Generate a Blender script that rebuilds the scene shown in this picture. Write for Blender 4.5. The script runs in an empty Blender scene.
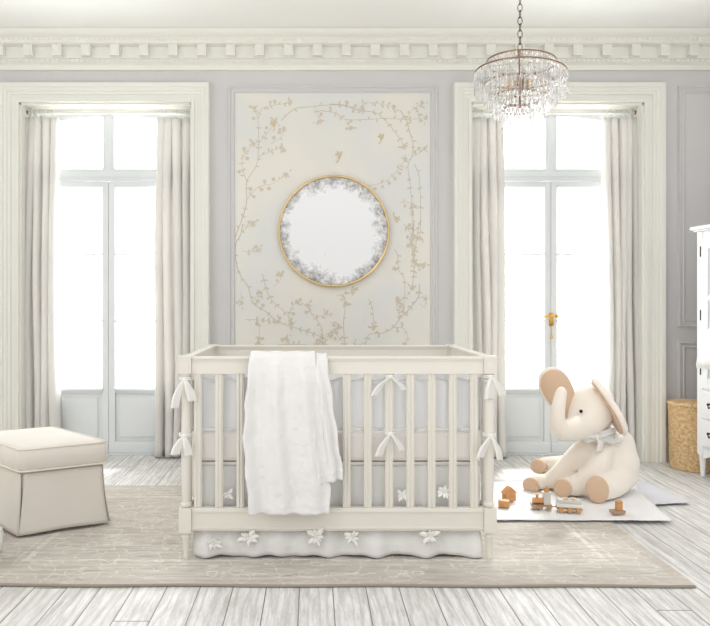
import bpy, bmesh, math, random
from mathutils import Vector, Matrix, noise
R = random.Random(7)
PI = math.pi
SC = bpy.context.scene
COL = SC.collection
F = 660.0; CX = 313.0; CY = 303.0; EYE = 1.16
WALL = 4.85

def at(px, py, d):
    return Vector(((px-CX)/F*d, d, EYE-(py-CY)/F*d))
def fl(px, py, z=0.0):
    d = (EYE-z)*F/(py-CY)
    return Vector(((px-CX)/F*d, d, z))
def srgb(r, g, b):
    def f(c):
        c /= 255.0
        return c/12.92 if c <= .04045 else ((c+.055)/1.055)**2.4
    return (f(r), f(g), f(b), 1)

# ------------------------------------------------------------------ materials
class NT:
    def __init__(s, name):
        s.m = bpy.data.materials.new(name); s.m.use_nodes = True
        s.t = s.m.node_tree; s.t.nodes.clear()
        s.out = s.t.nodes.new('ShaderNodeOutputMaterial')
    def n(s, typ, ins=None, **kw):
        nd = s.t.nodes.new(typ)
        for k, v in kw.items(): setattr(nd, k, v)
        for k, v in (ins or {}).items():
            if hasattr(v, 'is_output'): s.t.links.new(v, nd.inputs[k])
            else: nd.inputs[k].default_value = v
        return nd
    def math(s, op, a, b=0.0, c=0.0, clamp=False):
        nd = s.n('ShaderNodeMath', {0: a, 1: b, 2: c}, operation=op); nd.use_clamp = clamp
        return nd.outputs[0]
    def mix(s, fac, a, b):
        nd = s.n('ShaderNodeMix', data_type='RGBA')
        for i, v in ((0, fac), (6, a), (7, b)):
            if hasattr(v, 'is_output'): s.t.links.new(v, nd.inputs[i])
            else: nd.inputs[i].default_value = v
        return nd.outputs[2]
    def ramp(s, fac, stops):
        nd = s.n('ShaderNodeMapRange', {0: fac, 1: stops[0], 2: stops[1], 3: 0.0, 4: 1.0})
        return nd.outputs[0]
    def coord(s, scale=(1, 1, 1), rot=(0, 0, 0)):
        tc = s.n('ShaderNodeTexCoord')
        mp = s.n('ShaderNodeMapping', {0: tc.outputs['Object'], 2: rot, 3: scale})
        return mp.outputs[0]
    def noise(s, vec, scale, detail=3.0, rough=.5):
        return s.n('ShaderNodeTexNoise', {'Vector': vec, 'Scale': scale, 'Detail': detail, 'Roughness': rough}).outputs[0]
    def bump(s, h, strength, dist):
        return s.n('ShaderNodeBump', {'Height': h, 'Strength': strength, 'Distance': dist}).outputs[0]
    def surf(s, sh):
        s.t.links.new(sh, s.out.inputs[0]); return s.m

def paint(name, col, rough=.5, var=.03, scale=6, bump=.0, bscale=60, metal=0, bdist=.002, sheen=0, aniso=(1, 1, 1)):
    q = NT(name); v = q.coord(aniso)
    nz = q.noise(v, scale)
    dark = tuple(c*(1-var*2) for c in col[:3])+(1,); lite = tuple(min(1, c*(1+var*2)) for c in col[:3])+(1,)
    c = q.mix(nz, dark, lite)
    ins = {'Base Color': c, 'Roughness': rough, 'Metallic': metal}
    if bump: ins['Normal'] = q.bump(q.noise(v, bscale, 4), bump, bdist)
    if sheen: ins['Sheen Weight'] = sheen
    return q.surf(q.n('ShaderNodeBsdfPrincipled', ins).outputs[0])

def cloth(name, col, trans=.25, clear=0.0, bscale=500, bump=.25, var=.02, wr=0.0):
    q = NT(name); v = q.coord()
    c = q.mix(q.noise(v, 5), tuple(x*(1-var*2) for x in col[:3])+(1,), tuple(min(1, x*(1+var*2)) for x in col[:3])+(1,))
    w = q.noise(v, bscale, 2)
    if wr: w = q.math('ADD', w, q.math('MULTIPLY', q.noise(v, 22, 4), wr))
    nrm = q.bump(w, bump, .002 if not wr else .004)
    p = q.n('ShaderNodeBsdfPrincipled', {'Base Color': c, 'Roughness': .9, 'Normal': nrm, 'Sheen Weight': .2}).outputs[0]
    t = q.n('ShaderNodeBsdfTranslucent', {'Color': c, 'Normal': nrm}).outputs[0]
    s = q.n('ShaderNodeMixShader', {0: trans, 1: p, 2: t}).outputs[0]
    if clear:
        tr = q.n('ShaderNodeBsdfTransparent').outputs[0]
        s = q.n('ShaderNodeMixShader', {0: clear, 1: s, 2: tr}).outputs[0]
    return q.surf(s)

M = {}
M['wall'] = paint('wall_paint', srgb(207, 206, 206), .6, .008, 2, .1, 200, bdist=.0005)
M['ceil'] = paint('ceiling_paint', srgb(240, 241, 237), .7, .008, 2)
M['trim'] = paint('cream_trim_paint', srgb(229, 229, 221), .45, .008, 3)
M['base'] = paint('beige_skirting_paint', srgb(232, 224, 212), .5, .01, 4)
M['door'] = paint('door_paint', srgb(224, 228, 229), .4, .008, 3)
M['crib'] = paint('crib_paint', srgb(224, 220, 210), .4, .012, 8)
M['cab'] = paint('wardrobe_paint', srgb(230, 230, 230), .35, .008, 5)
M['brass'] = paint('brass', srgb(214, 170, 96), .28, .04, 20, metal=1)
M['bronze'] = paint('aged_bronze', srgb(140, 108, 86), .35, .1, 30, metal=1)
M['iron'] = paint('dark_iron', srgb(70, 60, 52), .4, .1, 30, metal=1)
M['shade_binding'] = paint('rug_shade_binding', srgb(150, 141, 130), .95, .08, 120)  # taupe rug edge, dark enough to paint in the shadow below it
M['gold'] = paint('gold_leaf', srgb(226, 200, 150), .35, .06, 25, metal=1)
M['curtain'] = cloth('linen_curtain', srgb(233, 231, 227), .2, 0, 400)
M['tulle'] = cloth('tulle', srgb(240, 240, 241), .25, .15, 60, .3)
M['cotton'] = cloth('white_cotton', srgb(246, 245, 243), .15, 0, 300, .25)
M['bed'] = cloth('mattress_cotton', srgb(240, 236, 232), .05, 0, 300)
M['skirtc'] = cloth('sheer_skirt', srgb(243, 242, 240), .15, .0, 60, .25, wr=2.0)
M['ribbon'] = cloth('ribbon', srgb(247, 246, 241), .1, 0, 200)
M['applique'] = cloth('lace_applique', srgb(250, 249, 244), .15, 0, 100, .5)
M['slip'] = cloth('ottoman_linen', srgb(220, 214, 205), 0.0, 0, 350, .3)
M['pipe'] = cloth('ottoman_piping', srgb(226, 219, 206), 0.0, 0, 350, .3)
M['plush'] = paint('cream_plush', srgb(240, 231, 219), .95, .015, 12, .55, 160, bdist=.004, sheen=.5)
M['tan'] = paint('tan_plush', srgb(212, 182, 154), .95, .03, 12, .5, 160, bdist=.004, sheen=.4)
M['pink'] = paint('pink_mouth_felt', srgb(226, 190, 180), .95, .03, 12)
M['black'] = paint('black_glass_eye', srgb(22, 20, 20), .15, .0, 5)
M['blanket'] = cloth('play_blanket_cotton', srgb(240, 239, 238), .05, 0, 200, .3, wr=1.2)
M['grey'] = cloth('grey_throw', srgb(206, 205, 210), .05, 0, 200, .3, wr=1.2)
M['oak'] = paint('toy_wood_orange', srgb(205, 150, 95), .5, .1, 9, .1, 60, aniso=(1, 5, 5))
M['beech'] = paint('toy_wood_pale', srgb(226, 196, 160), .5, .06, 9, aniso=(1, 5, 5))
M['toygrey'] = paint('toy_paint_grey', srgb(214, 208, 202), .5, .03, 9)
M['toywhite'] = paint('toy_paint_white', srgb(236, 234, 228), .5, .02, 9)
M['toybrown'] = paint('toy_wood_brown', srgb(172, 140, 112), .5, .08, 9, aniso=(1, 5, 5))
M['tanbox'] = paint('tan_leather', srgb(212, 184, 156), .6, .03, 9)
M['branch'] = paint('mural_branch_paint', srgb(192, 184, 167), .8, .05, 40)
M['leaf'] = paint('mural_leaf_paint', srgb(205, 196, 176), .8, .05, 40)
M['blossom'] = paint('mural_blossom_paint', srgb(209, 198, 180), .8, .05, 40)
M['bird'] = paint('mural_bird_paint', srgb(206, 192, 160), .8, .05, 40)
M['white_bulb'] = paint('candle_sleeve', srgb(240, 232, 220), .5, .01, 9)
M['core'] = paint('sheer_lining', srgb(240, 240, 240), .8, .01, 9)

def glass_mat():
    q = NT('window_glass')
    lw = q.n('ShaderNodeLayerWeight', {0: .5}).outputs[1]
    fr = q.math('ADD', q.math('MULTIPLY', q.math('POWER', lw, 5.0), .6), .03)
    g = q.n('ShaderNodeBsdfGlossy', {'Roughness': .02}).outputs[0]
    v = q.noise(q.coord(), 3)
    t = q.n('ShaderNodeBsdfTransparent', {0: q.mix(v, (.97, .98, .98, 1), (1, 1, 1, 1))}).outputs[0]
    return q.surf(q.n('ShaderNodeMixShader', {0: fr, 1: t, 2: g}).outputs[0])
M['glass'] = glass_mat()
def crystal_mat():
    q = NT('cut_crystal')
    v = q.noise(q.coord(), 40)
    p = q.n('ShaderNodeBsdfPrincipled', {'Base Color': q.mix(v, (.97, .96, .96, 1), (1, 1, 1, 1)), 'Roughness': .02, 'IOR': 1.52, 'Transmission Weight': 1.0}).outputs[0]
    tr = q.n('ShaderNodeBsdfTransparent', {0: (1, 1, 1, 1)}).outputs[0]
    d = q.n('ShaderNodeBsdfTranslucent', {0: (.97, .97, .97, 1)}).outputs[0]
    e = q.n('ShaderNodeMixShader', {0: .16, 1: p, 2: d}).outputs[0]
    return q.surf(q.n('ShaderNodeMixShader', {0: .3, 1: e, 2: tr}).outputs[0])
M['crystal'] = crystal_mat()

def mural_mat():
    q = NT('mural_silk'); v = q.coord()
    a = q.noise(v, 1.6, 2)
    f = q.ramp(a, (.42, .62))
    c = q.mix(f, srgb(225, 222, 213), srgb(217, 218, 215))
    sep = q.n('ShaderNodeSeparateXYZ', {0: v})
    gx = q.math('FRACT', q.math('MULTIPLY', sep.outputs[2], 1.9))
    line = q.math('LESS_THAN', gx, .006)
    c = q.mix(q.math('MULTIPLY', line, .25), c, srgb(210, 206, 192))
    nrm = q.bump(q.noise(v, 300, 2), .1, .0005)
    return q.surf(q.n('ShaderNodeBsdfPrincipled', {'Base Color': c, 'Roughness': .6, 'Normal': nrm}).outputs[0])
M['mural'] = mural_mat()

def antique_mirror():
    q = NT('antique_mirror_glass'); v = q.coord()
    sep = q.n('ShaderNodeSeparateXYZ', {0: v})
    r = q.math('SQRT', q.math('ADD', q.math('POWER', sep.outputs[0], 2), q.math('POWER', sep.outputs[2], 2)))
    edge = q.ramp(r, (.25, .40))
    n1 = q.noise(v, 11, 8, .72)
    side = q.noise(v, 3.0, 1)
    m = q.math('ADD', q.math('MULTIPLY', edge, .38), q.math('ADD', q.math('MULTIPLY', n1, .85), q.math('MULTIPLY', side, .42)))
    m = q.ramp(m, (.79, .96))
    n2 = q.noise(v, 35, 6, .7)
    foxc = q.mix(q.ramp(n2, (.38, .62)), srgb(120, 120, 123), srgb(222, 221, 219))
    g = q.n('ShaderNodeBsdfGlossy', {'Color': (.95, .95, .945, 1), 'Roughness': .12}).outputs[0]
    d = q.n('ShaderNodeBsdfPrincipled', {'Base Color': foxc, 'Roughness': .45}).outputs[0]
    return q.surf(q.n('ShaderNodeMixShader', {0: q.math('MULTIPLY', m, .9), 1: g, 2: d}).outputs[0])
M['mirror'] = antique_mirror()

def floor_mat():
    q = NT('whitewashed_planks'); tc = q.n('ShaderNodeTexCoord')
    sep = q.n('ShaderNodeSeparateXYZ', {0: tc.outputs['Object']})
    x, y = sep.outputs[0], sep.outputs[1]
    xs = q.math('DIVIDE', q.math('ADD', x, 20.035), .135)
    pid = q.math('FLOOR', xs); fx = q.math('FRACT', xs)
    wn = q.n('ShaderNodeTexWhiteNoise', {'W': pid}, noise_dimensions='1D').outputs[0]
    ys = q.math('ADD', q.math('DIVIDE', y, 4.1), q.math('MULTIPLY', wn, 7.3))
    rid = q.math('FLOOR', ys); fy = q.math('FRACT', ys)
    wn2 = q.n('ShaderNodeTexWhiteNoise', {'Vector': q.n('ShaderNodeCombineXYZ', {0: pid, 1: rid, 2: 0.0}).outputs[0]}, noise_dimensions='3D').outputs[0]
    gapx = q.math('MINIMUM', fx, q.math('SUBTRACT', 1.0, fx))
    gap = q.math('MAXIMUM', q.math('SUBTRACT', 1.0, q.ramp(gapx, (.006, .022))), q.math('LESS_THAN', fy, .0012))
    # grain: coordinates stretched along the board and shifted per board
    gv = q.n('ShaderNodeCombineXYZ', {0: q.math('MULTIPLY', x, 9.0), 1: q.math('MULTIPLY', y, 1.1), 2: q.math('MULTIPLY', wn2, 40.0)}).outputs[0]
    wv = q.n('ShaderNodeTexWave', {'Vector': gv, 'Scale': .9, 'Distortion': 9.0, 'Detail': 4.0, 'Detail Scale': 1.3}).outputs[1]
    g2 = q.noise(gv, 5, 8, .75)
    g3 = q.noise(q.n('ShaderNodeCombineXYZ', {0: q.math('MULTIPLY', x, 60.0), 1: q.math('MULTIPLY', y, 3.0), 2: wn2}).outputs[0], 2.0, 4, .6)
    c = q.mix(q.math('MULTIPLY', q.ramp(g2, (.40, .66)), .9), srgb(229, 228, 225), srgb(174, 171, 166))
    c = q.mix(q.math('MULTIPLY', q.ramp(wv, (.66, .95)), .38), c, srgb(160, 156, 150))
    c = q.mix(q.math('MULTIPLY', q.ramp(g3, (.55, .75)), .5), c, srgb(184, 180, 174))
    c = q.mix(q.math('MULTIPLY', wn2, .22), c, srgb(208, 205, 200))
    c = q.mix(gap, c, srgb(112, 106, 99))
    h = q.math('SUBTRACT', q.math('MULTIPLY', g3, .25), gap)
    nrm = q.bump(h, .4, .003)
    return q.surf(q.n('ShaderNodeBsdfPrincipled', {'Base Color': c, 'Roughness': .5, 'Normal': nrm}).outputs[0])
M['floor'] = floor_mat()

def rug_mat(hx, hy):
    q = NT('distressed_rug'); tc = q.n('ShaderNodeTexCoord')
    v = tc.outputs['Object']
    sep = q.n('ShaderNodeSeparateXYZ', {0: v}); x, y = sep.outputs[0], sep.outputs[1]
    st = q.noise(q.coord((1.6, 14, 1)), 3, 6, .7)
    c = q.mix(q.ramp(st, (.3, .68)), srgb(150, 142, 131), srgb(208, 201, 190))
    big = q.noise(q.coord((1, 1.4, 1)), 1.7, 3)
    c = q.mix(q.math('MULTIPLY', q.ramp(big, (.4, .65)), .45), c, srgb(214, 208, 198))
    # medallion tracery
    ax = q.math('ABSOLUTE', x); ay = q.math('ABSOLUTE', y)
    v2 = q.n('ShaderNodeCombineXYZ', {0: q.math('ADD', ax, q.math('MULTIPLY', q.noise(v, 6, 2), .12)), 1: q.math('ADD', ay, q.math('MULTIPLY', q.noise(v, 7, 2), .12)), 2: 0.0}).outputs[0]
    vo = q.n('ShaderNodeTexVoronoi', {'Vector': v2, 'Scale': 5.2}, feature='DISTANCE_TO_EDGE').outputs[0]
    vo2 = q.n('ShaderNodeTexVoronoi', {'Vector': v2, 'Scale': 11.0}, feature='F1').outputs[0]
    ring = q.math('LESS_THAN', q.math('ABSOLUTE', q.math('SUBTRACT', vo2, .45)), .035)
    tr = q.math('MAXIMUM', q.math('LESS_THAN', vo, .012), ring)
    worn = q.ramp(q.noise(q.coord((3, 12, 1)), 5, 5, .7), (.42, .6))
    c = q.mix(q.math('MULTIPLY', q.math('MULTIPLY', tr, worn), .55), c, srgb(236, 232, 222))
    # border bands
    ex = q.math('SUBTRACT', hx, ax); ey = q.math('SUBTRACT', hy, ay)
    e = q.math('MINIMUM', ex, ey)
    def band(a, b): return q.math('MULTIPLY', q.math('GREATER_THAN', e, a), q.math('LESS_THAN', e, b))
    c = q.mix(q.math('MULTIPLY', q.math('MULTIPLY', band(.235, .26), q.math('ADD', worn, .15)), .45), c, srgb(238, 233, 222))
    c = q.mix(q.math('MULTIPLY', q.math('MULTIPLY', band(.20, .21), q.math('ADD', worn, .15)), .35), c, srgb(238, 233, 222))
    c = q.mix(q.math('MULTIPLY', band(0, .05), .35), c, srgb(178, 168, 154))
    nrm = q.bump(q.math('ADD', st, q.noise(v, 300, 2)), .3, .004)
    return q.surf(q.n('ShaderNodeBsdfPrincipled', {'Base Color': c, 'Roughness': .95, 'Normal': nrm, 'Sheen Weight': .2}).outputs[0])

def wicker_mat():
    q = NT('woven_seagrass'); tc = q.n('ShaderNodeTexCoord')
    sep = q.n('ShaderNodeSeparateXYZ', {0: tc.outputs['Object']})
    v = q.n('ShaderNodeCombineXYZ', {0: q.math('MULTIPLY', q.math('ARCTAN2', sep.outputs[1], sep.outputs[0]), 8.0), 1: q.math('MULTIPLY', sep.outputs[2], 48.0), 2: 0.0}).outputs[0]
    nz = q.noise(v, 1.0, 5, .7)
    c = q.mix(q.ramp(nz, (.3, .7)), srgb(176, 134, 86), srgb(240, 212, 165))
    nrm = q.bump(nz, .7, .006)
    return q.surf(q.n('ShaderNodeBsdfPrincipled', {'Base Color': c, 'Roughness': .8, 'Normal': nrm}).outputs[0])
M['wicker'] = wicker_mat()

def quilt_mat():
    q = NT('quilted_voile'); v = q.coord((1, 1, 1), (0, 0, 0))
    vo = q.n('ShaderNodeTexVoronoi', {'Vector': v, 'Scale': 24.0}, feature='SMOOTH_F1').outputs[0]
    nz = q.noise(v, 45, 4, .6)
    h = q.math('ADD', vo, nz)
    c = q.mix(q.noise(v, 9, 4), srgb(225, 223, 221), srgb(235, 234, 233))
    nrm = q.bump(h, .6, .009)
    p = q.n('ShaderNodeBsdfPrincipled', {'Base Color': c, 'Roughness': .9, 'Normal': nrm, 'Sheen Weight': .2}).outputs[0]
    return q.surf(p)
M['quilt'] = quilt_mat()

# ------------------------------------------------------------------ mesh builder
ORG = {}
class MB:
    def __init__(s): s.b = bmesh.new(); s.mi = 0
    def _fin(s, geom_faces):
        for f in geom_faces: f.material_index = s.mi
    def box(s, x0, x1, y0, y1, z0, z1, mat=None):
        vs = [s.b.verts.new((x, y, z)) for z in (z0, z1) for y in (y0, y1) for x in (x0, x1)]
        if mat is not None:
            for v in vs: v.co = mat @ v.co
        fs = [s.b.faces.new([vs[i] for i in q]) for q in ((0, 2, 3, 1), (4, 5, 7, 6), (0, 1, 5, 4), (2, 6, 7, 3), (0, 4, 6, 2), (1, 3, 7, 5))]
        s._fin(fs); return fs
    def loft(s, rings, closed=True, caps=True, loop=False):
        """rings: list of lists of points"""
        vr = [[s.b.verts.new(p) for p in r] for r in rings]
        n = len(rings[0]); fs = []
        rr = list(zip(vr, vr[1:])) + ([(vr[-1], vr[0])] if loop else [])
        for a, c in rr:
            for i in range(n if closed else n-1):
                j = (i+1) % n
                fs.append(s.b.faces.new((a[i], a[j], c[j], c[i])))
        if caps and closed and not loop:
            fs.append(s.b.faces.new(list(reversed(vr[0])))); fs.append(s.b.faces.new(vr[-1]))
        s._fin(fs); return fs
    def tube(s, pts, r, n=8, loop=False, caps=True):
        pts = [Vector(p) for p in pts]; rings = []; prev = None
        N = len(pts)
        for i, p in enumerate(pts):
            if loop: d = pts[(i+1) % N]-pts[i-1]
            else: d = pts[min(i+1, N-1)]-pts[max(i-1, 0)]
            d.normalize()
            if prev is None:
                u = d.orthogonal().normalized()
            else:
                u = prev-d*prev.dot(d); u.normalize()
            prev = u; w = d.cross(u)
            rad = r[i] if isinstance(r, (list, tuple)) else r
            rings.append([p+(u*math.cos(2*PI*k/n)+w*math.sin(2*PI*k/n))*rad for k in range(n)])
        return s.loft(rings, True, caps, loop)
    def lathe(s, prof, c, n=24, axis='Z', caps=True):
        rings = []
        for r, h in prof:
            ring = []
            for k in range(n):
                a = 2*PI*k/n
                if axis == 'Z': p = Vector((math.cos(a)*r, math.sin(a)*r, h))
                elif axis == 'Y': p = Vector((math.cos(a)*r, h, math.sin(a)*r))
                else: p = Vector((h, math.cos(a)*r, math.sin(a)*r))
                ring.append(p+Vector(c))
            rings.append(ring)
        return s.loft(rings, True, caps)
    def ell(s, c, rad, rot=None, n=20, m=12):
        c = Vector(c); rings = []
        vs = []
        top = s.b.verts.new((0, 0, 0)); bot = s.b.verts.new((0, 0, 0))
        def tr(p):
            p = Vector((p[0]*rad[0], p[1]*rad[1], p[2]*rad[2]))
            if rot is not None: p = rot @ p
            return p+c
        top.co = tr((0, 0, 1)); bot.co = tr((0, 0, -1))
        rr = []
        for j in range(1, m):
            t = PI*j/m
            rr.append([s.b.verts.new(tr((math.sin(t)*math.cos(2*PI*k/n), math.sin(t)*math.sin(2*PI*k/n), math.cos(t)))) for k in range(n)])
        fs = []
        for k in range(n):
            fs.append(s.b.faces.new((top, rr[0][k], rr[0][(k+1) % n])))
            fs.append(s.b.faces.new((bot, rr[-1][(k+1) % n], rr[-1][k])))
            for a, b2 in zip(rr, rr[1:]):
                fs.append(s.b.faces.new((a[k], b2[k], b2[(k+1) % n], a[(k+1) % n])))
        s._fin(fs); return fs
    def prism(s, poly, y0, y1, mat=None):
        """poly of (x,z) extruded along y"""
        r0 = [Vector((p[0], y0, p[1])) for p in poly]; r1 = [Vector((p[0], y1, p[1])) for p in poly]
        if mat is not None: r0 = [mat @ p for p in r0]; r1 = [mat @ p for p in r1]
        return s.loft([r0, r1])
    def grid(s, fn, nu, nv):
        vs = [[s.b.verts.new(fn(i/nu, j/nv)) for i in range(nu+1)] for j in range(nv+1)]
        fs = []
        for j in range(nv):
            for i in range(nu):
                fs.append(s.b.faces.new((vs[j][i], vs[j][i+1], vs[j+1][i+1], vs[j+1][i])))
        s._fin(fs); return fs
    def build(s, name, mats, parent=None, smooth=False, bevel=0, solid=0, angle=None, sub=0, base=None, noshift=False):
        bmesh.ops.recalc_face_normals(s.b, faces=s.b.faces)
        me = bpy.data.meshes.new(name); s.b.to_mesh(me); s.b.free()
        if not isinstance(mats, (list, tuple)): mats = [mats]
        for m in mats: me.materials.append(M[m] if isinstance(m, str) else m)
        o = bpy.data.objects.new(name, me); COL.objects.link(o)
        if smooth:
            for p in me.polygons: p.use_smooth = True
        if parent is not None:
            org = ORG[parent]; o.parent = parent
            me.transform(Matrix.Translation(-org)); ORG[o] = org.copy()
        elif noshift:
            ORG[o] = Vector((0, 0, 0))
        else:
            cs = [v.co for v in me.vertices]
            org = base if base is not None else Vector(((min(c.x for c in cs)+max(c.x for c in cs))/2, (min(c.y for c in cs)+max(c.y for c in cs))/2, min(c.z for c in cs)))
            org = Vector(org)
            me.transform(Matrix.Translation(-org)); o.location = org; ORG[o] = org.copy()
        if solid:
            md = o.modifiers.new('thickness', 'SOLIDIFY'); md.thickness = solid; md.offset = 0
        if bevel:
            md = o.modifiers.new('bevel', 'BEVEL'); md.width = bevel; md.segments = 2; md.limit_method = 'ANGLE'; md.angle_limit = math.radians(35)
        if sub:
            md = o.modifiers.new('sub', 'SUBSURF'); md.levels = sub; md.render_levels = sub
        if angle:
            for p in me.polygons: p.use_smooth = True
            me.set_sharp_from_angle(angle=math.radians(angle))
        return o
def tag(o, label, cat=None, group=None, kind=None):
    if label: o['label'] = label
    if cat: o['category'] = cat
    if group: o['group'] = group
    if kind: o['kind'] = kind
    return o
def thing(name, loc, label, cat, group=None, kind=None):
    o = bpy.data.objects.new(name, None); COL.objects.link(o)
    o.location = loc; o.empty_display_size = .1; ORG[o] = Vector(loc)
    return tag(o, label, cat, group, kind)
def struct(o, label=None):
    o['kind'] = 'structure'
    if label: o['label'] = label
    return o

def frame_sweep(mb, x0, x1, z0, z1, prof, ywall, closed=False):
    """moulding around a rectangle; prof = [(outward offset, protrusion)]; open at the bottom unless closed"""
    def pt(corner, off, pr):
        sx = -1 if corner in (0, 1) else 1
        sz = {0: -1, 1: 1, 2: 1, 3: -1}[corner]
        x = (x0 if sx < 0 else x1)+sx*off
        z = (z1 if sz > 0 else z0)
        if sz > 0: z += off
        elif closed: z -= off
        return Vector((x, ywall-pr, z))
    prof = list(prof)
    rings = [[pt(c, o, p) for o, p in prof] for c in (0, 1, 2, 3)]
    mb.loft(rings, True, not closed, closed)

# ------------------------------------------------------------------ room
CEIL = 3.10; XL = -3.0; XR = 3.35
OPEN = [(-2.155, -0.89, 2.63), (1.16, 2.43, 2.63)]
mb = MB(); mb.box(XL-.12, XR+.12, -1.2, 5.45, -.06, 0)
struct(mb.build('floor', 'floor', noshift=True), 'whitewashed plank floor')
mb = MB(); mb.box(XL, XR, 3.72, 5.3, CEIL, CEIL+.08); struct(mb.build('ceiling', 'ceil'), 'plain off-white ceiling')
mb = MB()
T = WALL+.38
xs = [XL, OPEN[0][0], OPEN[0][1], OPEN[1][0], OPEN[1][1], XR]
for i in (0, 2, 4): mb.box(xs[i], xs[i+1], WALL, T, 0, CEIL)
for o in OPEN: mb.box(o[0], o[1], WALL, T, o[2], CEIL)
bmesh.ops.remove_doubles(mb.b, verts=mb.b.verts, dist=1e-5)
struct(mb.build('wall_back', 'wall'), 'pale lilac grey back wall')
mb = MB(); mb.box(XL-.12, XL, 3.9, T, 0, CEIL); struct(mb.build('wall_left', 'wall'))
mb = MB(); mb.box(XR, XR+.12, 3.2, T, 0, CEIL); struct(mb.build('wall_right', 'wall'))

# cornice
mb = MB()
prof = [(0, 2.865), (.025, 2.865), (.03, 2.88), (.03, 2.90), (.05, 2.91), (.05, 2.935), (.06, 2.94), (.06, 3.02), (.118, 3.022), (.134, 3.034), (.14, 3.06), (.16, 3.065), (.185, 3.08), (.20, 3.098), (0, 3.098)]
mb.loft([[Vector((x, WALL-p, z)) for p, z in prof] for x in (XL, XR)])
x = XL+.08
k = 0
while x < XR-.05:     # modillion blocks
    mb.box(x, x+.066, WALL-.108, WALL-.055, 2.942, 3.021)
    mb.box(x+.010, x+.056, WALL-.112, WALL-.106, 2.955, 3.008)
    x += .2085
x = XL+.02
while x < XR-.03:     # bead and dentil rows
    mb.box(x, x+.016, WALL-.146, WALL-.128, 3.038, 3.052)
    mb.box(x, x+.022, WALL-.058, WALL-.048, 2.912, 2.932)
    x += .036
struct(mb.build('trim_1', 'trim', angle=30), 'cream plaster cornice with blocks and beads')

casing = [(0, 0), (0, .030), (.012, .034), (.022, .034), (.026, .024), (.050, .024), (.054, .034), (.072, .036), (.078, .044), (.098, .046), (.104, .056), (.118, .060), (.132, .060), (.136, 0)]
for i, o in enumerate(OPEN):
    mb = MB(); frame_sweep(mb, o[0], o[1], 0, o[2], casing, WALL)
    struct(mb.build('trim_%d' % (i+2), 'trim', angle=25), 'cream stepped casing around the %s french doors' % ('left', 'right')[i])
for i, o in enumerate(OPEN):
    mb = MB()
    for y0, y1, d in ((WALL-.001, 4.90, .012), (4.90, 5.0, .008), (5.0, 5.05, .022)):
        mb.box(o[0], o[0]+d, y0, y1, 0, o[2]); mb.box(o[1]-d, o[1], y0, y1, 0, o[2])
    for y0, y1, d in ((WALL-.001, 4.885, .014), (4.885, 4.93, .006), (4.99, 5.02, .018), (5.02, 5.05, .034)):
        mb.box(o[0], o[1], y0, y1, o[2]-d, o[2])
    mb.box(o[0], o[1], 4.93, 4.99, o[2]-.006, o[2])
    struct(mb.build('trim_%d' % (i+7), 'trim', angle=25), 'cream lining of the deep %s door reveal' % ('left', 'right')[i])
pm = [(0, 0), (0, .008), (.008, .014), (.016, .008), (.030, .008), (.036, .020), (.046, .020), (.052, 0)]
MX0, MX1, MZ0, MZ1 = at(235, 0, WALL).x, at(430.5, 0, WALL).x, .42, at(0, 93, WALL).z
mb = MB(); frame_sweep(mb, MX0, MX1, MZ0, MZ1, pm, WALL, True)
struct(mb.build('trim_4', 'wall', angle=25), 'grey panel moulding around the mural')
PX0 = at(684.5, 0, WALL).x
mb = MB(); frame_sweep(mb, PX0, XR-.15, at(0, 320, WALL).z, at(0, 93, WALL).z, pm, WALL, True)
struct(mb.build('trim_5', 'wall', angle=25), 'upper wall panel moulding right of the doors')
mb = MB(); frame_sweep(mb, PX0, XR-.15, .36, at(0, 348, WALL).z, pm, WALL, True)
struct(mb.build('trim_6', 'wall', angle=25), 'lower wall panel moulding behind the wicker hamper')
cw = .136
bp = [(0, 0), (.02, 0), (.02, .19), (.014, .20), (.014, .225), (.008, .25), (0, .25)]
segs = [(XL, OPEN[0][0]-cw), (OPEN[0][1]+cw, OPEN[1][0]-cw), (OPEN[1][1]+cw, XR)]
mb = MB()
for a, b in segs: mb.loft([[Vector((x, WALL-p, z)) for p, z in bp] for x in (a, b)])
struct(mb.build('baseboard_back', 'base', angle=25), 'beige skirting board')
for nm, xw, sg, ya in (('baseboard_left', XL, 1, 3.9), ('baseboard_right', XR, -1, 3.2)):
    mb = MB(); mb.loft([[Vector((xw+sg*p, y, z)) for p, z in bp] for y in (ya, WALL-.02)])
    struct(mb.build(nm, 'base', angle=25))

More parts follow.
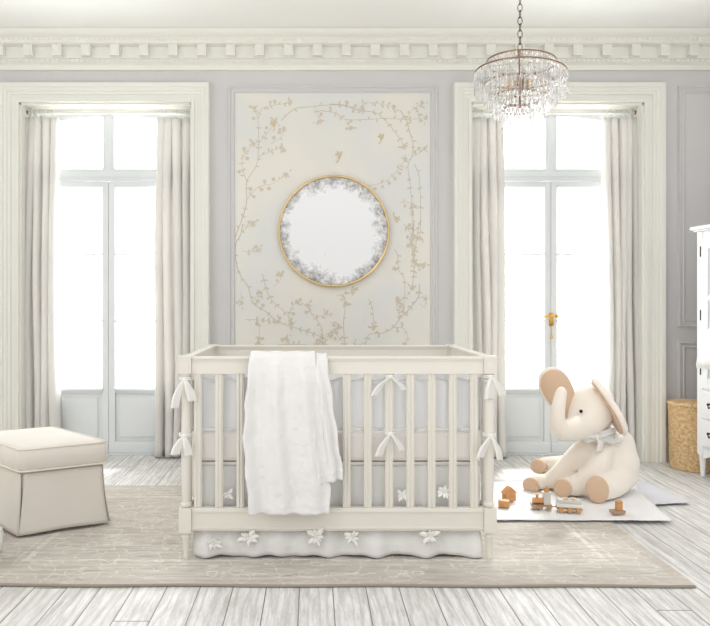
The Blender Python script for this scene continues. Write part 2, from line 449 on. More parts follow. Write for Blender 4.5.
# french doors ------------------------------------------------------
def french_door(idx, o, cxm, handle):
    Y0, Y1 = 5.05, 5.10
    x0, x1, zt = o
    root = bpy.data.objects.new('door_%d' % idx, None); COL.objects.link(root)
    root.location = ((x0+x1)/2, Y0, 0); ORG[root] = Vector(root.location); struct(root, 'pale grey glazed french doors under an arched transom light, %s' % ('left' if idx == 1 else 'right'))
    FW = .045
    # head frame with segmental arch + jambs
    mb = MB()
    for a, b in ((x0, x0+FW), (x1-FW, x1)): mb.box(a, b, Y0-.03, Y1+.03, 0, zt)
    n = 18; arch = []
    for k in range(n+1):
        t = k/n*2-1
        arch.append((x0+FW+(x1-x0-2*FW)*k/n, 2.585-.075*t*t))
    for k in range(n):
        (xa, za), (xb, zb) = arch[k], arch[k+1]
        mb.prism([(xa, za), (xb, zb), (xb, zt), (xa, zt)], Y0-.01, Y1+.02)
    mb.box(x0+FW, x1-FW, Y0-.035, Y0-.012, zt-.035, zt)
    mb.box(x0+FW, x1-FW, Y0-.02, Y1+.02, 2.095, 2.185)     # transom bar
    mb.box(x0+FW, x1-FW, Y0-.035, Y0-.02, 2.12, 2.15)
    mb.box(cxm-.045, cxm+.045, Y0, Y1, 2.185, 2.585)
    mb.box(cxm-.022, cxm+.022, Y0-.012, Y0, 2.185, 2.585)
    mb.box(x0+FW, x1-FW, Y0-.02, Y1+.02, 0, .012)
    mb.build('door_frame', 'door', root, bevel=.004)
    mb = MB()
    mb.box(x0+FW, x1-FW, Y0+.022, Y0+.028, 2.185, 2.56); mb.build('transom_pane', 'glass', root)
    for sd in (0, 1):
        a, b = (x0+FW, cxm-.002) if sd == 0 else (cxm+.002, x1-FW)
        zt2 = 2.09
        mb = MB(); st = .055
        mb.box(a, a+st if sd == 0 else a+.048, Y0, Y1, .014, zt2)
        mb.box(b-(.048 if sd == 0 else st), b, Y0, Y1, .014, zt2)
        ia, ib = (a+st, b-.048) if sd == 0 else (a+.048, b-st)
        mb.box(ia, ib, Y0, Y1, 2.045, zt2)
        mb.box(ia, ib, Y0, Y1, .47, .51)
        mb.box(ia, ib, Y0, Y1, .014, .10)
        mb.box(ia, ib, Y0+.018, Y1-.01, .10, .47)          # lower panel
        mb.box(ia+.035, ib-.035, Y0+.006, Y0+.02, .135, .435)
        mb.box(a, b, Y0-.008, Y0, .014, .085)
        mb.box(ia-.01, ib+.01, Y0-.012, Y0, .488, .506)
        for zz in (1.022, 1.535): mb.box(ia, ib, Y0+.008, Y1-.01, zz-.009, zz+.009)
        mb.build('door_leaf', 'door', root, bevel=.004)
        leaf = COL.objects[-1]
        mb = MB(); mb.box(ia, ib, Y0+.024, Y0+.03, .51, 2.045)
        mb.build('pane', 'glass', leaf)
    if handle:
        hz = at(0, 318, Y0).z
        mb = MB()
        mb.box(cxm-.016, cxm+.016, Y0-.010, Y0, hz-.06, hz+.04)
        mb.tube([(cxm, Y0-.008, hz+.015), (cxm, Y0-.045, hz+.015)], .008, 10)
        mb.tube([(cxm+.004, Y0-.045, hz+.015), (cxm-.03, Y0-.047, hz+.018), (cxm-.075, Y0-.045, hz+.012)], [.008, .007, .008], 10)
        mb.ell((cxm+.035, Y0-.03, hz+.015), (.018, .014, .014), n=12, m=8)
        mb.build('door_handle', 'brass', root, smooth=True)
        h = COL.objects[-1]
        mb = MB(); mb.tube([(cxm, Y0-.018, hz-.055), (cxm, Y0-.018, hz-.13)], .003, 8)
        mb.lathe([(.001, -.02), (.009, -.012), (.010, 0), (.004, .012), (.001, .014)], (cxm, Y0-.018, hz-.14), 10)
        mb.build('key', 'brass', h, smooth=True)
french_door(1, OPEN[0], at(108.5, 0, 5.05).x, False)
french_door(2, OPEN[1], at(551, 0, 5.05).x, True)

# curtains ------------------------------------------------------------
YC = 4.955
def curtain(pt0, pt1, pb0, pb1, label, folds, seed, inner):
    rr = random.Random(seed)
    x0, x1 = at(pt0, 0, YC).x, at(pt1, 0, YC).x
    b0, b1 = at(pb0, 0, YC).x, at(pb1, 0, YC).x
    zt, zb = at(0, 118, YC).z, .012
    root = thing('curtain', ((x0+x1)/2, YC, 0), label, 'curtain', 'linen curtains at the french doors')
    ph = [rr.uniform(-.25, .25) for _ in range(folds+2)]; am = [rr.uniform(.75, 1.2) for _ in range(folds+2)]
    def fn(u, v):       # v 0 top .. 1 bottom
        w = u*folds; k = int(min(w, folds-1e-6)); f = w-k
        A = (.030+.018*min(1, v*2.2))*(am[k]*(1-f)+am[k+1]*f)
        s = abs(math.sin(PI*w))
        sq = 1-2*s**.62
        X0 = x0+(b0-x0)*v+.006*math.sin(v*7+seed); X1 = x1+(b1-x1)*v+.006*math.sin(v*6+seed*2)
        drift = .012*math.sin(v*4+k*1.7+seed)*math.sin(PI*u)
        pinch = (.4 if v < .05 else .4+(v-.05)*1.2 if v < .3 else .7)
        xx = X0+(X1-X0)*u+drift-.0075*math.sin(2*PI*w)*(1.6-pinch)
        yy = YC+A*sq*(1 if v > .02 else .8)+.004*math.sin(v*13+u*9)
        return Vector((xx, yy, zt+(zb-zt)*v))
    mb = MB(); mb.grid(fn, folds*16, 46)
    mb.build('curtain_panel', 'curtain', root, smooth=True, solid=.003)
    RZ = at(0, 112.5, YC).z
    for k in range(folds):
        u = (k+.5)/folds
        p = fn(min(u, 1), 0)
        mb = MB(); cpt = Vector((p.x, YC, RZ))
        mb.tube([cpt+Vector((0, math.cos(a)*.021, math.sin(a)*.021)) for a in [2*PI*i/16 for i in range(16)]], .0035, 8, loop=True)
        mb.tube([cpt+Vector((0, 0, -.021)), Vector((p.x, p.y, zt-.012))], .002, 6)
        mb.build('curtain_ring', 'trim', root, smooth=True)
curtain(21, 57, 15, 58, 'leftmost curtain, pale linen, left side of the left french doors', 5, 1, 1)
curtain(156, 190.5, 154, 191, 'pale linen curtain hanging just left of the mural wall, behind crib end', 4, 2, -1)
curtain(473, 503, 474, 507, 'pale linen curtain under the chandelier, left side of the right french doors', 4, 3, 1)
curtain(604, 639, 606, 640, 'rightmost curtain, pale linen, hanging behind the plush elephant', 5, 4, -1)
for i, o in enumerate(OPEN):
    RZ = at(0, 112.5, YC).z
    mb = MB(); mb.tube([(o[0]+.012, YC, RZ), (o[1]-.012, YC, RZ)], .011, 12)
    r = mb.build('curtain_rod', 'trim', smooth=True)
    tag(r, 'cream curtain rod across the top of the %s french doors' % ('left', 'right')[i], 'curtain rod', 'curtain rods')
    for sx, xx in ((1, o[0]), (-1, o[1])):
        mb = MB()
        mb.lathe([(.022, 0), (.022, .005), (.014, .008), (.014, .018)] if sx > 0 else [(.022, 0), (.022, -.005), (.014, -.008), (.014, -.018)], (xx, YC, RZ), 14, axis='X')
        mb.build('rod_socket', 'bronze', r, smooth=True)

# ------------------------------------------------------------------ mural
def z1(p, k=.2553, ox=220, oy=80): return (ox+p[0]*k, oy+p[1]*k)
lines = []
def L(pts, k, ox, oy, w): lines.append(([z1(p, k, ox, oy) for p in pts], w))
K = .2553
L([(60, 615), (95, 520), (105, 470), (105, 400), (140, 340), (150, 290), (150, 170), (135, 110)], K, 220, 80, 1)
L([(105, 470), (150, 420), (210, 405), (260, 370)], K, 220, 80, .6)
L([(105, 400), (85, 330), (100, 290), (130, 250)], K, 220, 80, .6)
L([(150, 300), (200, 280), (240, 265)], K, 220, 80, .6)
L([(150, 250), (200, 190), (215, 160)], K, 220, 80, .6)
L([(200, 250), (240, 225), (250, 190)], K, 220, 80, .5)
L([(240, 160), (290, 115), (360, 105), (430, 98), (490, 102), (560, 118)], K, 220, 80, .9)
L([(150, 150), (170, 110), (240, 95), (275, 85)], K, 220, 80, .6)
L([(0, 95), (60, 100), (110, 120), (180, 130), (230, 175), (280, 240), (290, 265)], K, 330, 80, 1)
L([(-40, 120), (20, 130), (60, 155), (150, 155), (220, 150), (290, 155), (375, 150)], K, 330, 80, .8)
L([(-60, 105), (-50, 135), (-40, 165)], K, 330, 80, .6)
L([(275, 120), (300, 160), (310, 200), (325, 250), (320, 300), (305, 340), (315, 420), (320, 500), (325, 620)], K, 330, 80, 1)
L([(320, 300), (345, 290), (370, 270)], K, 330, 80, .6)
L([(330, 330), (350, 390), (355, 560), (350, 620)], K, 330, 80, .8)
L([(300, 150), (320, 120), (360, 90)], K, 330, 80, .6)
L([(110, 120), (140, 90), (200, 95), (250, 105)], K, 330, 80, .5)
L([(150, 415), (210, 400), (260, 360), (295, 310)], K, 330, 80, .6)
L([(60, 155), (75, 175), (80, 190)], K, 330, 80, .5)
L([(275, 480), (310, 480), (320, 500)], K, 330, 80, .5)
K2 = .2076
L([(110, 20), (100, 70), (75, 120), (78, 200), (100, 270), (135, 320), (160, 400), (220, 440), (280, 490), (350, 515), (430, 540), (500, 570), (510, 605)], K2, 220, 220, 1.1)
L([(110, 150), (150, 155), (185, 145)], K2, 220, 220, .5)
L([(110, 20), (140, 35), (160, 15)], K2, 220, 220, .5)
L([(120, 480), (160, 480), (230, 485), (280, 490)], K2, 220, 220, .6)
L([(205, 260), (225, 340), (260, 400), (320, 450), (345, 500)], K2, 220, 220, .8)
L([(260, 320), (290, 290), (295, 265)], K2, 220, 220, .5)
L([(330, 470), (345, 420), (370, 395)], K2, 220, 220, .5)
L([(100, 350), (105, 400)], K2, 220, 220, .5)
L([(150, 400), (175, 370), (195, 350)], K2, 220, 220, .5)
L([(280, 600), (400, 600), (470, 612)], K2, 220, 220, .8)
L([(320, 600), (320, 570)], K2, 220, 220, .5)
L([(490, 600), (490, 520), (440, 450), (420, 410)], K2, 220, 220, .8)
L([(440, 450), (480, 465), (510, 450)], K2, 220, 220, .5)
L([(180, 480), (190, 540), (185, 590)], K2, 220, 220, .5)
L([(500, 570), (540, 550), (570, 520)], K2, 220, 220, .6)
L([(405, 0), (395, 120), (405, 220), (395, 330)], K2, 330, 220, 1)
L([(435, 0), (415, 100), (405, 200)], K2, 330, 220, .8)
L([(355, 20), (385, 60), (395, 120)], K2, 330, 220, .6)
L([(310, 140), (325, 170), (330, 240), (355, 280), (360, 370), (350, 440)], K2, 330, 220, .8)
L([(430, 310), (425, 370), (380, 430), (340, 470), (300, 520), (250, 545), (190, 550), (170, 590), (120, 605)], K2, 330, 220, 1)
L([(340, 470), (320, 420), (325, 390)], K2, 330, 220, .5)
L([(430, 400), (455, 420), (460, 380)], K2, 330, 220, .5)
L([(400, 230), (430, 210), (450, 220)], K2, 330, 220, .5)
L([(72, 605), (65, 500), (75, 400)], K2, 330, 220, .8)
L([(185, 380), (205, 430), (210, 520)], K2, 330, 220, .6)
L([(300, 520), (350, 520), (375, 560), (360, 600)], K2, 330, 220, .6)
L([(0, 530), (40, 560), (72, 600)], K2, 330, 220, .6)
L([(0, 490), (30, 520), (-30, 560), (-60, 600)], K2, 330, 220, .6)
L([(30, 365), (60, 360), (110, 350)], K2, 330, 220, .5)
mb = MB()
YM = WALL-.004
mb.box(MX0+.001, MX1-.001, YM, WALL-.0005, MZ0+.001, MZ1-.001)
rm = random.Random(3)
def wp(p, dy=.001): return Vector(((p[0]-CX)/F*WALL, YM-dy, EYE-(p[1]-CY)/F*WALL))
def smooth_line(pts, n=5):
    out = []
    for i in range(len(pts)-1):
        p0 = pts[max(i-1, 0)]; p1 = pts[i]; p2 = pts[i+1]; p3 = pts[min(i+2, len(pts)-1)]
        for k in range(n):
            t = k/n
            out.append(tuple(.5*(2*p1[j]+(p2[j]-p0[j])*t+(2*p0[j]-5*p1[j]+4*p2[j]-p3[j])*t*t+(-p0[j]+3*p1[j]-3*p2[j]+p3[j])*t**3) for j in (0, 1)))
    out.append(pts[-1]); return out
DC = [0]
def decal(cx, cy, a, lx, ly, mi, dy, n=8, leaf=True):
    """small painted petal/leaf, px units"""
    mb.mi = mi; vs = []; DC[0] += 1; dy = .0008+DC[0]*1.5e-6
    for k in range(n):
        t = 2*PI*k/n
        x = math.cos(t)*lx; y = math.sin(t)*ly*((1-.5*math.cos(t)) if leaf else 1)
        vs.append(mb.b.verts.new(wp((cx+x*math.cos(a)-y*math.sin(a), cy+x*math.sin(a)+y*math.cos(a)), dy)))
    f = mb.b.faces.new(vs); f.material_index = mi
def inside(x, y): return 236.5 < x < 429 and 95 < y < 395
def blossom(x, y, r):
    if not inside(x, y): return
    a0 = rm.uniform(0, 6)
    for k in range(5):
        a = a0+k*2*PI/5
        decal(x+math.cos(a)*r*.55, y+math.sin(a)*r*.55, a, r*.6, r*.45, 3, .0014+.0001*k)
    decal(x, y, 0, r*.25, r*.25, 1, .0022, 6, False)
def leaf(x, y, a, l):
    if inside(x, y): decal(x, y, a, l, l*.42, 2, .0012)
for pts, w in lines:
    sp = smooth_line(pts)
    mb.mi = 1
    q = [wp(p, .0005) for p in sp]
    rad = [.0030*w*(1-.45*i/len(q)) for i in range(len(q))]
    top = []
    for i, p in enumerate(q):
        d = (q[min(i+1, len(q)-1)]-q[max(i-1, 0)]).normalized(); nrm = Vector((-d.z, 0, d.x))
        top.append((p+nrm*rad[i], p-nrm*rad[i]))
    va = [(mb.b.verts.new(a), mb.b.verts.new(b)) for a, b in top]
    for a, b in zip(va, va[1:]):
        f = mb.b.faces.new((a[0], a[1], b[1], b[0])); f.material_index = 1
    dist = 0
    for i in range(1, len(sp)):
        x, y = sp[i]; dx, dy = sp[i][0]-sp[i-1][0], sp[i][1]-sp[i-1][1]; seg = math.hypot(dx, dy); dist += seg
        if dist > (5.5 if w > .75 else 3.2):
            dist = rm.uniform(-3, 1.5); a = math.atan2(dy, dx)
            for s in (-1, 1):
                if rm.random() < .62:
                    b = a+s*rm.uniform(.6, 1.3); l = rm.uniform(1.2, 2.2)
                    leaf(x+math.cos(b)*l*1.3, y+math.sin(b)*l*1.3, b, l)
            if rm.random() < (.12 if w > .75 else .3):
                s = rm.choice((-1, 1)); b = a+s*1.3
                blossom(x+math.cos(b)*4, y+math.sin(b)*4, rm.uniform(1.4, 2.3))
    ex, ey = sp[-1]
    for k in range(5):
        b = rm.uniform(0, 6.3); r = rm.uniform(1, 6)
        leaf(ex+math.cos(b)*r, ey+math.sin(b)*r, b, rm.uniform(1.2, 2.2))
    blossom(ex, ey, 2.2)
def bird(x, y, s, a):
    def rot(px, py): return (x+(px*math.cos(a)-py*math.sin(a))*s, y+(px*math.sin(a)+py*math.cos(a))*s)
    for (cx_, cy_, aa, lx, ly) in ((0, 0, 0, 4, 1.5), (4, -1, 0, 1.5, 1.2), (-6, 1, .2, 3.5, .7), (-.5, -3, 1.2, 3, 1.1), (1.5, -3, 1.9, 3, 1)):
        c = rot(cx_, cy_); decal(c[0], c[1], a+aa, lx*s, ly*s, 4, .0018)
bird(340, 156, .9, -1.0); bird(274.5, 125, .75, -1.3); bird(382, 138, .8, -1.0); bird(395.5, 219, .8, 1.3)
mp = mb.build('mural_panel', ['mural', 'branch', 'leaf', 'blossom', 'bird'])
tag(mp, 'tall cream wall mural of flowering branches and birds, behind the round mirror', 'mural')

# mirror
mc = at(334, 231, WALL-.03); RM = .405
root = thing('wall_mirror', (mc.x, WALL-.006, mc.z), 'round antiqued mirror in a thin gold frame hung on the mural', 'mirror')
mb = MB(); mb.lathe([(.001, WALL-.022), (RM-.008, WALL-.022), (RM-.008, WALL-.008), (.001, WALL-.008)], (mc.x, 0, mc.z), 64, 'Y')
gl = mb.build('mirror_glass', 'mirror', root, angle=30)
mb = MB()
ring = []
prof = [(RM-.012, -.020), (RM-.012, -.030), (RM-.004, -.036), (RM+.003, -.034), (RM+.005, -.020), (RM+.005, -.006), (RM-.012, -.006)]
mb.loft([[Vector((mc.x+math.cos(a)*r, WALL+y, mc.z+math.sin(a)*r)) for r, y in prof] for a in [2*PI*i/72 for i in range(72)]], True, False, True)
mb.build('mirror_frame', 'gold', root, smooth=True)

# ------------------------------------------------------------------ chandelier
CD = 3.9; cc = at(520, 0, CD); cxx = cc.x
root = thing('chandelier', (cxx, CD, CEIL), 'tiered crystal chandelier with bronze rings hanging on a chain', 'chandelier')
tiers = [(.200, 2.580, .055, 44), (.262, 2.515, .120, 58), (.203, 2.445, .120, 46), (.146, 2.375, .115, 34), (.088, 2.300, .110, 22)]
TM = Matrix.Translation((cxx, CD, 2.5)) @ Matrix.Rotation(math.radians(4), 4, Vector((0, 1, 0))) @ Matrix.Translation((-cxx, -CD, -2.5))
for r, z, l, n in tiers:
    mb = MB(); hgt = .005
    pf = [(r-.002, z-hgt), (r+.002, z-hgt), (r+.002, z+hgt*.6), (r-.002, z+hgt*.6)]
    mb.loft([[TM @ Vector((cxx+math.cos(a)*q, CD+math.sin(a)*q, h)) for q, h in pf] for a in [2*PI*i/56 for i in range(56)]], True, False, True)
    mb.build('ring', 'bronze', root, angle=40)
mb = MB()     # hub, spokes
mb.lathe([(.004, 2.66), (.012, 2.655), (.02, 2.62), (.008, 2.60), (.008, 2.50), (.028, 2.49), (.034, 2.455), (.028, 2.43), (.010, 2.42), (.006, 2.33), (.012, 2.325), (.004, 2.31)], (cxx, CD, 0), 16)
for (r, z, l, n) in tiers:
    for k in range(3):
        a = k*2*PI/3+.5
        zc = max(z, 2.33)
        mb.tube([(cxx, CD, zc), TM @ Vector((cxx+math.cos(a)*r, CD+math.sin(a)*r, z))], .0018, 6)
mb.build('frame_stem', 'bronze', root, angle=40)
for k in range(5):
    a = k*2*PI/5+.3; x, y = cxx+math.cos(a)*.06, CD+math.sin(a)*.06
    mb = MB(); mb.tube([(cxx, CD, 2.44), (cxx+math.cos(a)*.03, CD+math.sin(a)*.03, 2.425), (x, y, 2.43), (x, y, 2.442)], .004, 8)
    mb.lathe([(.004, 2.44), (.014, 2.445), (.014, 2.45), (.009, 2.452), (.009, 2.49), (.002, 2.491)], (x, y, 0), 12)
    mb.build('lamp_arm', 'brass', root, smooth=True)
    am = COL.objects[-1]
    mb = MB(); mb.lathe([(.004, 2.491), (.011, 2.503), (.012, 2.515), (.006, 2.532), (.001, 2.54)], (x, y, 0), 12)
    mb.build('bulb', 'white_bulb', am, smooth=True)
zc = 2.655; k = 0
mb = MB()
LH = .039
while zc < CEIL-.05:
    pts = []
    for i in range(16):
        a = 2*PI*i/16; dx = math.cos(a)*.013; dz = math.sin(a)*LH*.62
        pts.append((cxx+(dx if k % 2 == 0 else 0), CD+(0 if k % 2 == 0 else dx), zc+dz+.016))
    mb.tube(pts, .0022, 6, loop=True); zc += LH; k += 1
mb.build('chain', 'iron', root, smooth=True)
mb = MB(); mb.lathe([(.001, CEIL-.05), (.012, CEIL-.045), (.02, CEIL-.03), (.055, CEIL-.012), (.06, CEIL-.001), (.001, CEIL-.001)], (cxx, CD, 0), 24)
mb.build('canopy', 'bronze', root, smooth=True)
cry = []
for ti, (r, z, l, n) in enumerate(tiers):
    for i in range(n):
        a = 2*PI*i/n+ti*.1
        q_ = TM @ Vector((cxx+math.cos(a)*r, CD+math.sin(a)*r, z)); cry.append((q_.y, q_.x, q_.z, l, a))
cry.sort(key=lambda c: c[0]-c[2]*.0)
protos = {}
def crystal_geo(mb, l, o=Vector((0, 0, 0)), rz=0, s=1):
    m = Matrix.Translation(o) @ Matrix.Rotation(rz, 4, 'Z')
    hx, hy = .0105, .006
    def rg(k, z): return [m @ Vector((math.cos(t)*hx*k, math.sin(t)*hy*k, z)) for t in [2*PI*j/6+.5236*0 for j in range(6)]]
    mb.loft([rg(.45, -.008), rg(1, -.018), rg(1, -l+.010), rg(.45, -l)])
    mb.loft([[m @ (Vector((math.cos(t)*.006, math.sin(t)*.004, z))*1) for t in [2*PI*j/6 for j in range(6)]] for z in (-.001, -.010)])
for i, (y, x, z, l, a) in enumerate(cry[:100]):
    if l not in protos:
        mb = MB(); crystal_geo(mb, l); me = None
        bmesh.ops.recalc_face_normals(mb.b, faces=mb.b.faces)
        me = bpy.data.meshes.new('crystal'); mb.b.to_mesh(me); mb.b.free(); me.materials.append(M['crystal']); protos[l] = me
    o = bpy.data.objects.new('crystal', protos[l]); COL.objects.link(o); o.parent = root
    o.location = Vector((x, y, z-.006))-ORG[root]; o.rotation_euler = (R.uniform(-.05, .05), R.uniform(-.03, .03), a+PI/2+R.uniform(-.7, .7))
mb = MB()
for (y, x, z, l, a) in cry[100:]: crystal_geo(mb, l, Vector((x, y, z-.006)), a+PI/2+R.uniform(-.7, .7))
o = mb.build('crystal_fringe', 'crystal', root); o['kind'] = 'stuff'

# ------------------------------------------------------------------ rug
RX0, RX1, RY0, RY1 = -1.53, 1.555, 2.70, 4.16
M['rug'] = rug_mat((RX1-RX0)/2, (RY1-RY0)/2)
mb = MB()
def rugf(u, v):
    return Vector((RX0+(RX1-RX0)*u+.03*v*(u-.5)*2+.004*math.sin(v*20), RY0+(RY1-RY0)*v+.004*math.sin(u*24)-.01*(u), .001))
nu, nv = 60, 30
bot = [[rugf(i/nu, j/nv) for i in range(nu+1)] for j in range(nv+1)]
mb.grid(lambda u, v: rugf(u, v)+Vector((0, 0, .010)), nu, nv)
mb.grid(lambda u, v: rugf(u, v), nu, nv)
edge = [(i/nu, 0) for i in range(nu)]+[(1, j/nv) for j in range(nv)]+[(1-i/nu, 1) for i in range(nu)]+[(0, 1-j/nv) for j in range(nv)]
mb.loft([[rugf(u, v)+Vector((0, 0, z)) for u, v in edge] for z in (0, .010)], True, False)
bmesh.ops.remove_doubles(mb.b, verts=mb.b.verts, dist=1e-5)
ro = mb.build('area_rug', M['rug'], base=((RX0+RX1)/2, (RY0+RY1)/2, 0))
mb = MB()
mb.tube([rugf(i/60, 0)+Vector((0, -.001, .0055)) for i in range(61)], .0062, 8)  # bound front edge, its dark tone stands in for the shadow line there
bd_ = mb.build('edge_shade_binding', 'shade_binding', ro, smooth=True); bd_['label'] = 'taupe bound edge, darkened as the shadow line under it'
tag(ro, 'large faded beige rug with worn floral tracery under the crib', 'rug')
RT = .0115    # rug top

# ------------------------------------------------------------------ crib
CY0 = 2.965; CY1 = 3.75
CL, CR = at(186, 0, CY0).x, at(489, 0, CY0).x     # post centres
root = thing('crib', ((CL+CR)/2, (CY0+CY1)/2, RT), 'cream painted baby crib with turned posts and flat slats on the rug', 'crib')
PH = .0275
def post(x, y):
    mb = MB()
    for z0, z1 in ((.845, .915), (.135, .245)):
        mb.box(x-PH, x+PH, y-PH, y+PH, z0, z1)
    for z0, z1 in ((.862, .898),):
        mb.box(x-PH*.62, x+PH*.62, y-PH-.003, y-PH, z0, z1); mb.box(x-PH*.62, x+PH*.62, y+PH, y+PH+.003, z0, z1)
    mb.box(x-PH-.004, x+PH+.004, y-PH-.004, y+PH+.004, .913, .923)
    mb.lathe([(.018, .246), (.024, .252), (.024, .262), (.017, .268), (.019, .29), (.0225, .50), (.019, .79), (.017, .80), (.023, .806), (.023, .816), (.016, .822), (.022, .832), (.022, .845)], (x, y, 0), 18)
    mb.lathe([(.010, RT), (.013, RT+.012), (.010, .035), (.016, .095), (.020, .115), (.016, .122), (.022, .128), (.022, .136)], (x, y, 0), 18)
    mb.build('post', 'crib', root, angle=35)
for x in (CL, CR):
    for y in (CY0, CY1): post(x, y)
def rail(name, y, z0, z1, cap):
    mb = MB()
    mb.box(CL+PH, CR-PH, y-.014, y+.014, z0, z1)
    if cap:
        mb.box(CL+PH, CR-PH, y-.022, y+.022, z1, z1+.012)
        mb.box(CL+PH, CR-PH, y-.018, y+.018, z1-.008, z1)
    else:
        mb.box(CL+PH, CR-PH, y-.019, y+.019, z1-.02, z1-.008)
        mb.box(CL+PH, CR-PH, y-.019, y+.019, z0+.008, z0+.020)
    mb.build(name, 'crib', root, bevel=.002)
for y in (CY0, CY1):
    rail('top_rail', y, .842, .908, True); rail('bottom_rail', y, .14, .243, False)
def slat(x, y):
    mb = MB(); mb.box(x-.0175, x+.0175, y-.007, y+.007, .243, .842)
    mb.box(x-.0115, x-.0035, y-.011, y+.011, .243, .842); mb.box(x+.0035, x+.0115, y-.011, y+.011, .243, .842)
    mb.build('slat', 'crib', root, bevel=.002)
sx = [at(198+i*(474-198)/13, 0, CY0).x for i in range(14)]
for y in (CY0, CY1):
    for x in sx: slat(x, y)
for x in (CL, CR):
    mb = MB(); mb.box(x-.014, x+.014, CY0+PH, CY1-PH, .842, .908); mb.box(x-.022, x+.022, CY0+PH, CY1-PH, .908, .920)
    mb.build('side_rail', 'crib', root, bevel=.002)
    mb = MB(); mb.box(x-.014, x+.014, CY0+PH, CY1-PH, .14, .243); mb.build('side_rail', 'crib', root, bevel=.002)
    for k in range(7):
        yy = CY0+.095+k*(CY1-CY0-.19)/6
        mb = MB(); mb.box(x-.007, x+.007, yy-.0175, yy+.0175, .243, .842); mb.build('side_slat', 'crib', root, bevel=.002)
mb = MB(); mb.box(CL+.03, CR-.03, CY0+.035, CY1-.035, .425, .437); mb.build('mattress_support', 'crib', root)

# mattress with sheet
mb = MB(); mb.box(CL+.035, CR-.035, CY0+.032, CY1-.032, .4385, .575)
mt = mb.build('crib_mattress', 'bed', bevel=.02)
tag(mt, 'white sheeted mattress inside the crib, behind the slats', 'mattress')
# bumper
BY0, BY1 = CY0+.020, CY1-.020; BX0, BX1 = CL+.024, CR-.024
root = thing('crib_bumper', ((CL+CR)/2, (CY0+CY1)/2, .577), 'white gathered tulle crib bumper tied with ribbon bows to the slats', 'crib bumper')
mb = MB()
def perim(t):
    w = BX1-BX0; h = BY1-BY0; P = 2*(w+h); d = (t % 1)*P
    if d < w: return (BX0+d, BY0, 0, 1)
    d -= w
    if d < h: return (BX1, BY0+d, -1, 0)
    d -= h
    if d < w: return (BX1-d, BY1, 0, -1)
    d -= w
    return (BX0, BY1-d, 1, 0)
def bfn(u, v):
    x, y, nx, ny = perim(u); a = 2*PI*u
    d = .003+.006*(1+noise.noise(Vector((x*22, y*22, v*1.0))))*.7+.003*(1+math.sin(x*95+2*math.sin(x*9)))
    z = .582+.235*v+.006*math.sin(x*60)*v
    return Vector((x+nx*d, y+ny*d, z))
mb.grid(bfn, 300, 10)
bmesh.ops.remove_doubles(mb.b, verts=mb.b.verts, dist=1e-4)
mb.build('bumper_panel', 'tulle', root, smooth=True, solid=.002)
mb = MB()
pp = [perim(i/200) for i in range(200)]
mb.tube([(p[0]+p[2]*.012, p[1]+p[3]*.012, .586) for p in pp], .006, 6, loop=True)
mb.build('piping', 'ribbon', root, smooth=True)
def ribbon(mb, pts, w, side=Vector((1, 0, 0)), tw=0.0):
    pts = smooth3(pts, 5); rows = []
    n = len(pts)
    for i, p in enumerate(pts):
        t = i/(n-1); s = Matrix.Rotation(tw*t, 3, 'Z') @ side
        ww = w(t) if callable(w) else w
        cr = Vector((0, -1, 0))*.25*ww
        rows.append([p-s*ww*.5, p-s*ww*.18+cr, p+s*ww*.18-cr, p+s*ww*.5])
    vs = [[mb.b.verts.new(q) for q in r] for r in rows]
    for a, b in zip(vs, vs[1:]):
        for i in range(3): mb.b.faces.new((a[i], a[i+1], b[i+1], b[i]))
def smooth3(pts, n):
    pts = [Vector(p) for p in pts]; out = []
    for i in range(len(pts)-1):
        p0 = pts[max(i-1, 0)]; p1 = pts[i]; p2 = pts[i+1]; p3 = pts[min(i+2, len(pts)-1)]
        for k in range(n):
            t = k/n
            out.append(.5*(2*p1+(p2-p0)*t+(2*p0-5*p1+4*p2-p3)*t*t+(-p0+3*p1-3*p2+p3)*t**3))
    out.append(pts[-1]); return out
def bow(c, tails, parent, wrap=.03, loops=True, nm='ribbon_tie', mat='ribbon'):
    c = Vector(c); mb = MB()
    mb.ell(c, (.009, .007, .008), n=10, m=6)
    for dx, dz, w in tails:
        ribbon(mb, [c, c+Vector((dx*.35, -.012, dz*.22)), c+Vector((dx*.75, -.010, dz*.6)), c+Vector((dx, -.006, dz))], lambda t, w=w: .006+w*min(1, t*1.6))
    if loops:
        for s in (-1, 1):
            ribbon(mb, [c, c+Vector((s*.014, -.010, .008)), c+Vector((s*.026, -.008, .002)), c+Vector((s*.016, -.002, -.007)), c], .011, Vector((0, 0, 1)))
    # band round the post or slat
    for zz in (-.004, .004):
        mb.tube([c+Vector((math.cos(a)*wrap, wrap*.9+math.sin(a)*wrap*.95, zz)) for a in [2*PI*i/18 for i in range(18)]], .003, 6, loop=True)
    return mb.build(nm, mat, parent, smooth=True, solid=.0015)
zt_, zb_ = at(0, 378, 2.97).z, at(0, 434, 2.97).z
yb = CY0-.024
bow((CL, yb-.004, zt_), [(-.045, -.13, .03), (.035, -.10, .035)], root, .026, False)
bow((CL-.002, yb-.004, zb_), [(-.04, -.085, .035), (.02, -.09, .03)], root, .026, False)
xm = at(390, 0, CY0).x
bow((xm, CY0-.014, zt_+.008), [(-.075, -.085, .024), (.06, -.06, .022)], root, .021, False)
bow((xm, CY0-.014, zb_+.004), [(-.055, -.10, .026), (.05, -.075, .022)], root, .021, False)
bow((CR, yb-.004, zt_+.01), [(-.008, -.10, .04), (.05, -.085, .03)], root, .026, False)
bow((CR, yb-.004, zb_), [(-.05, -.10, .028), (.04, -.11, .022)], root, .026, False)

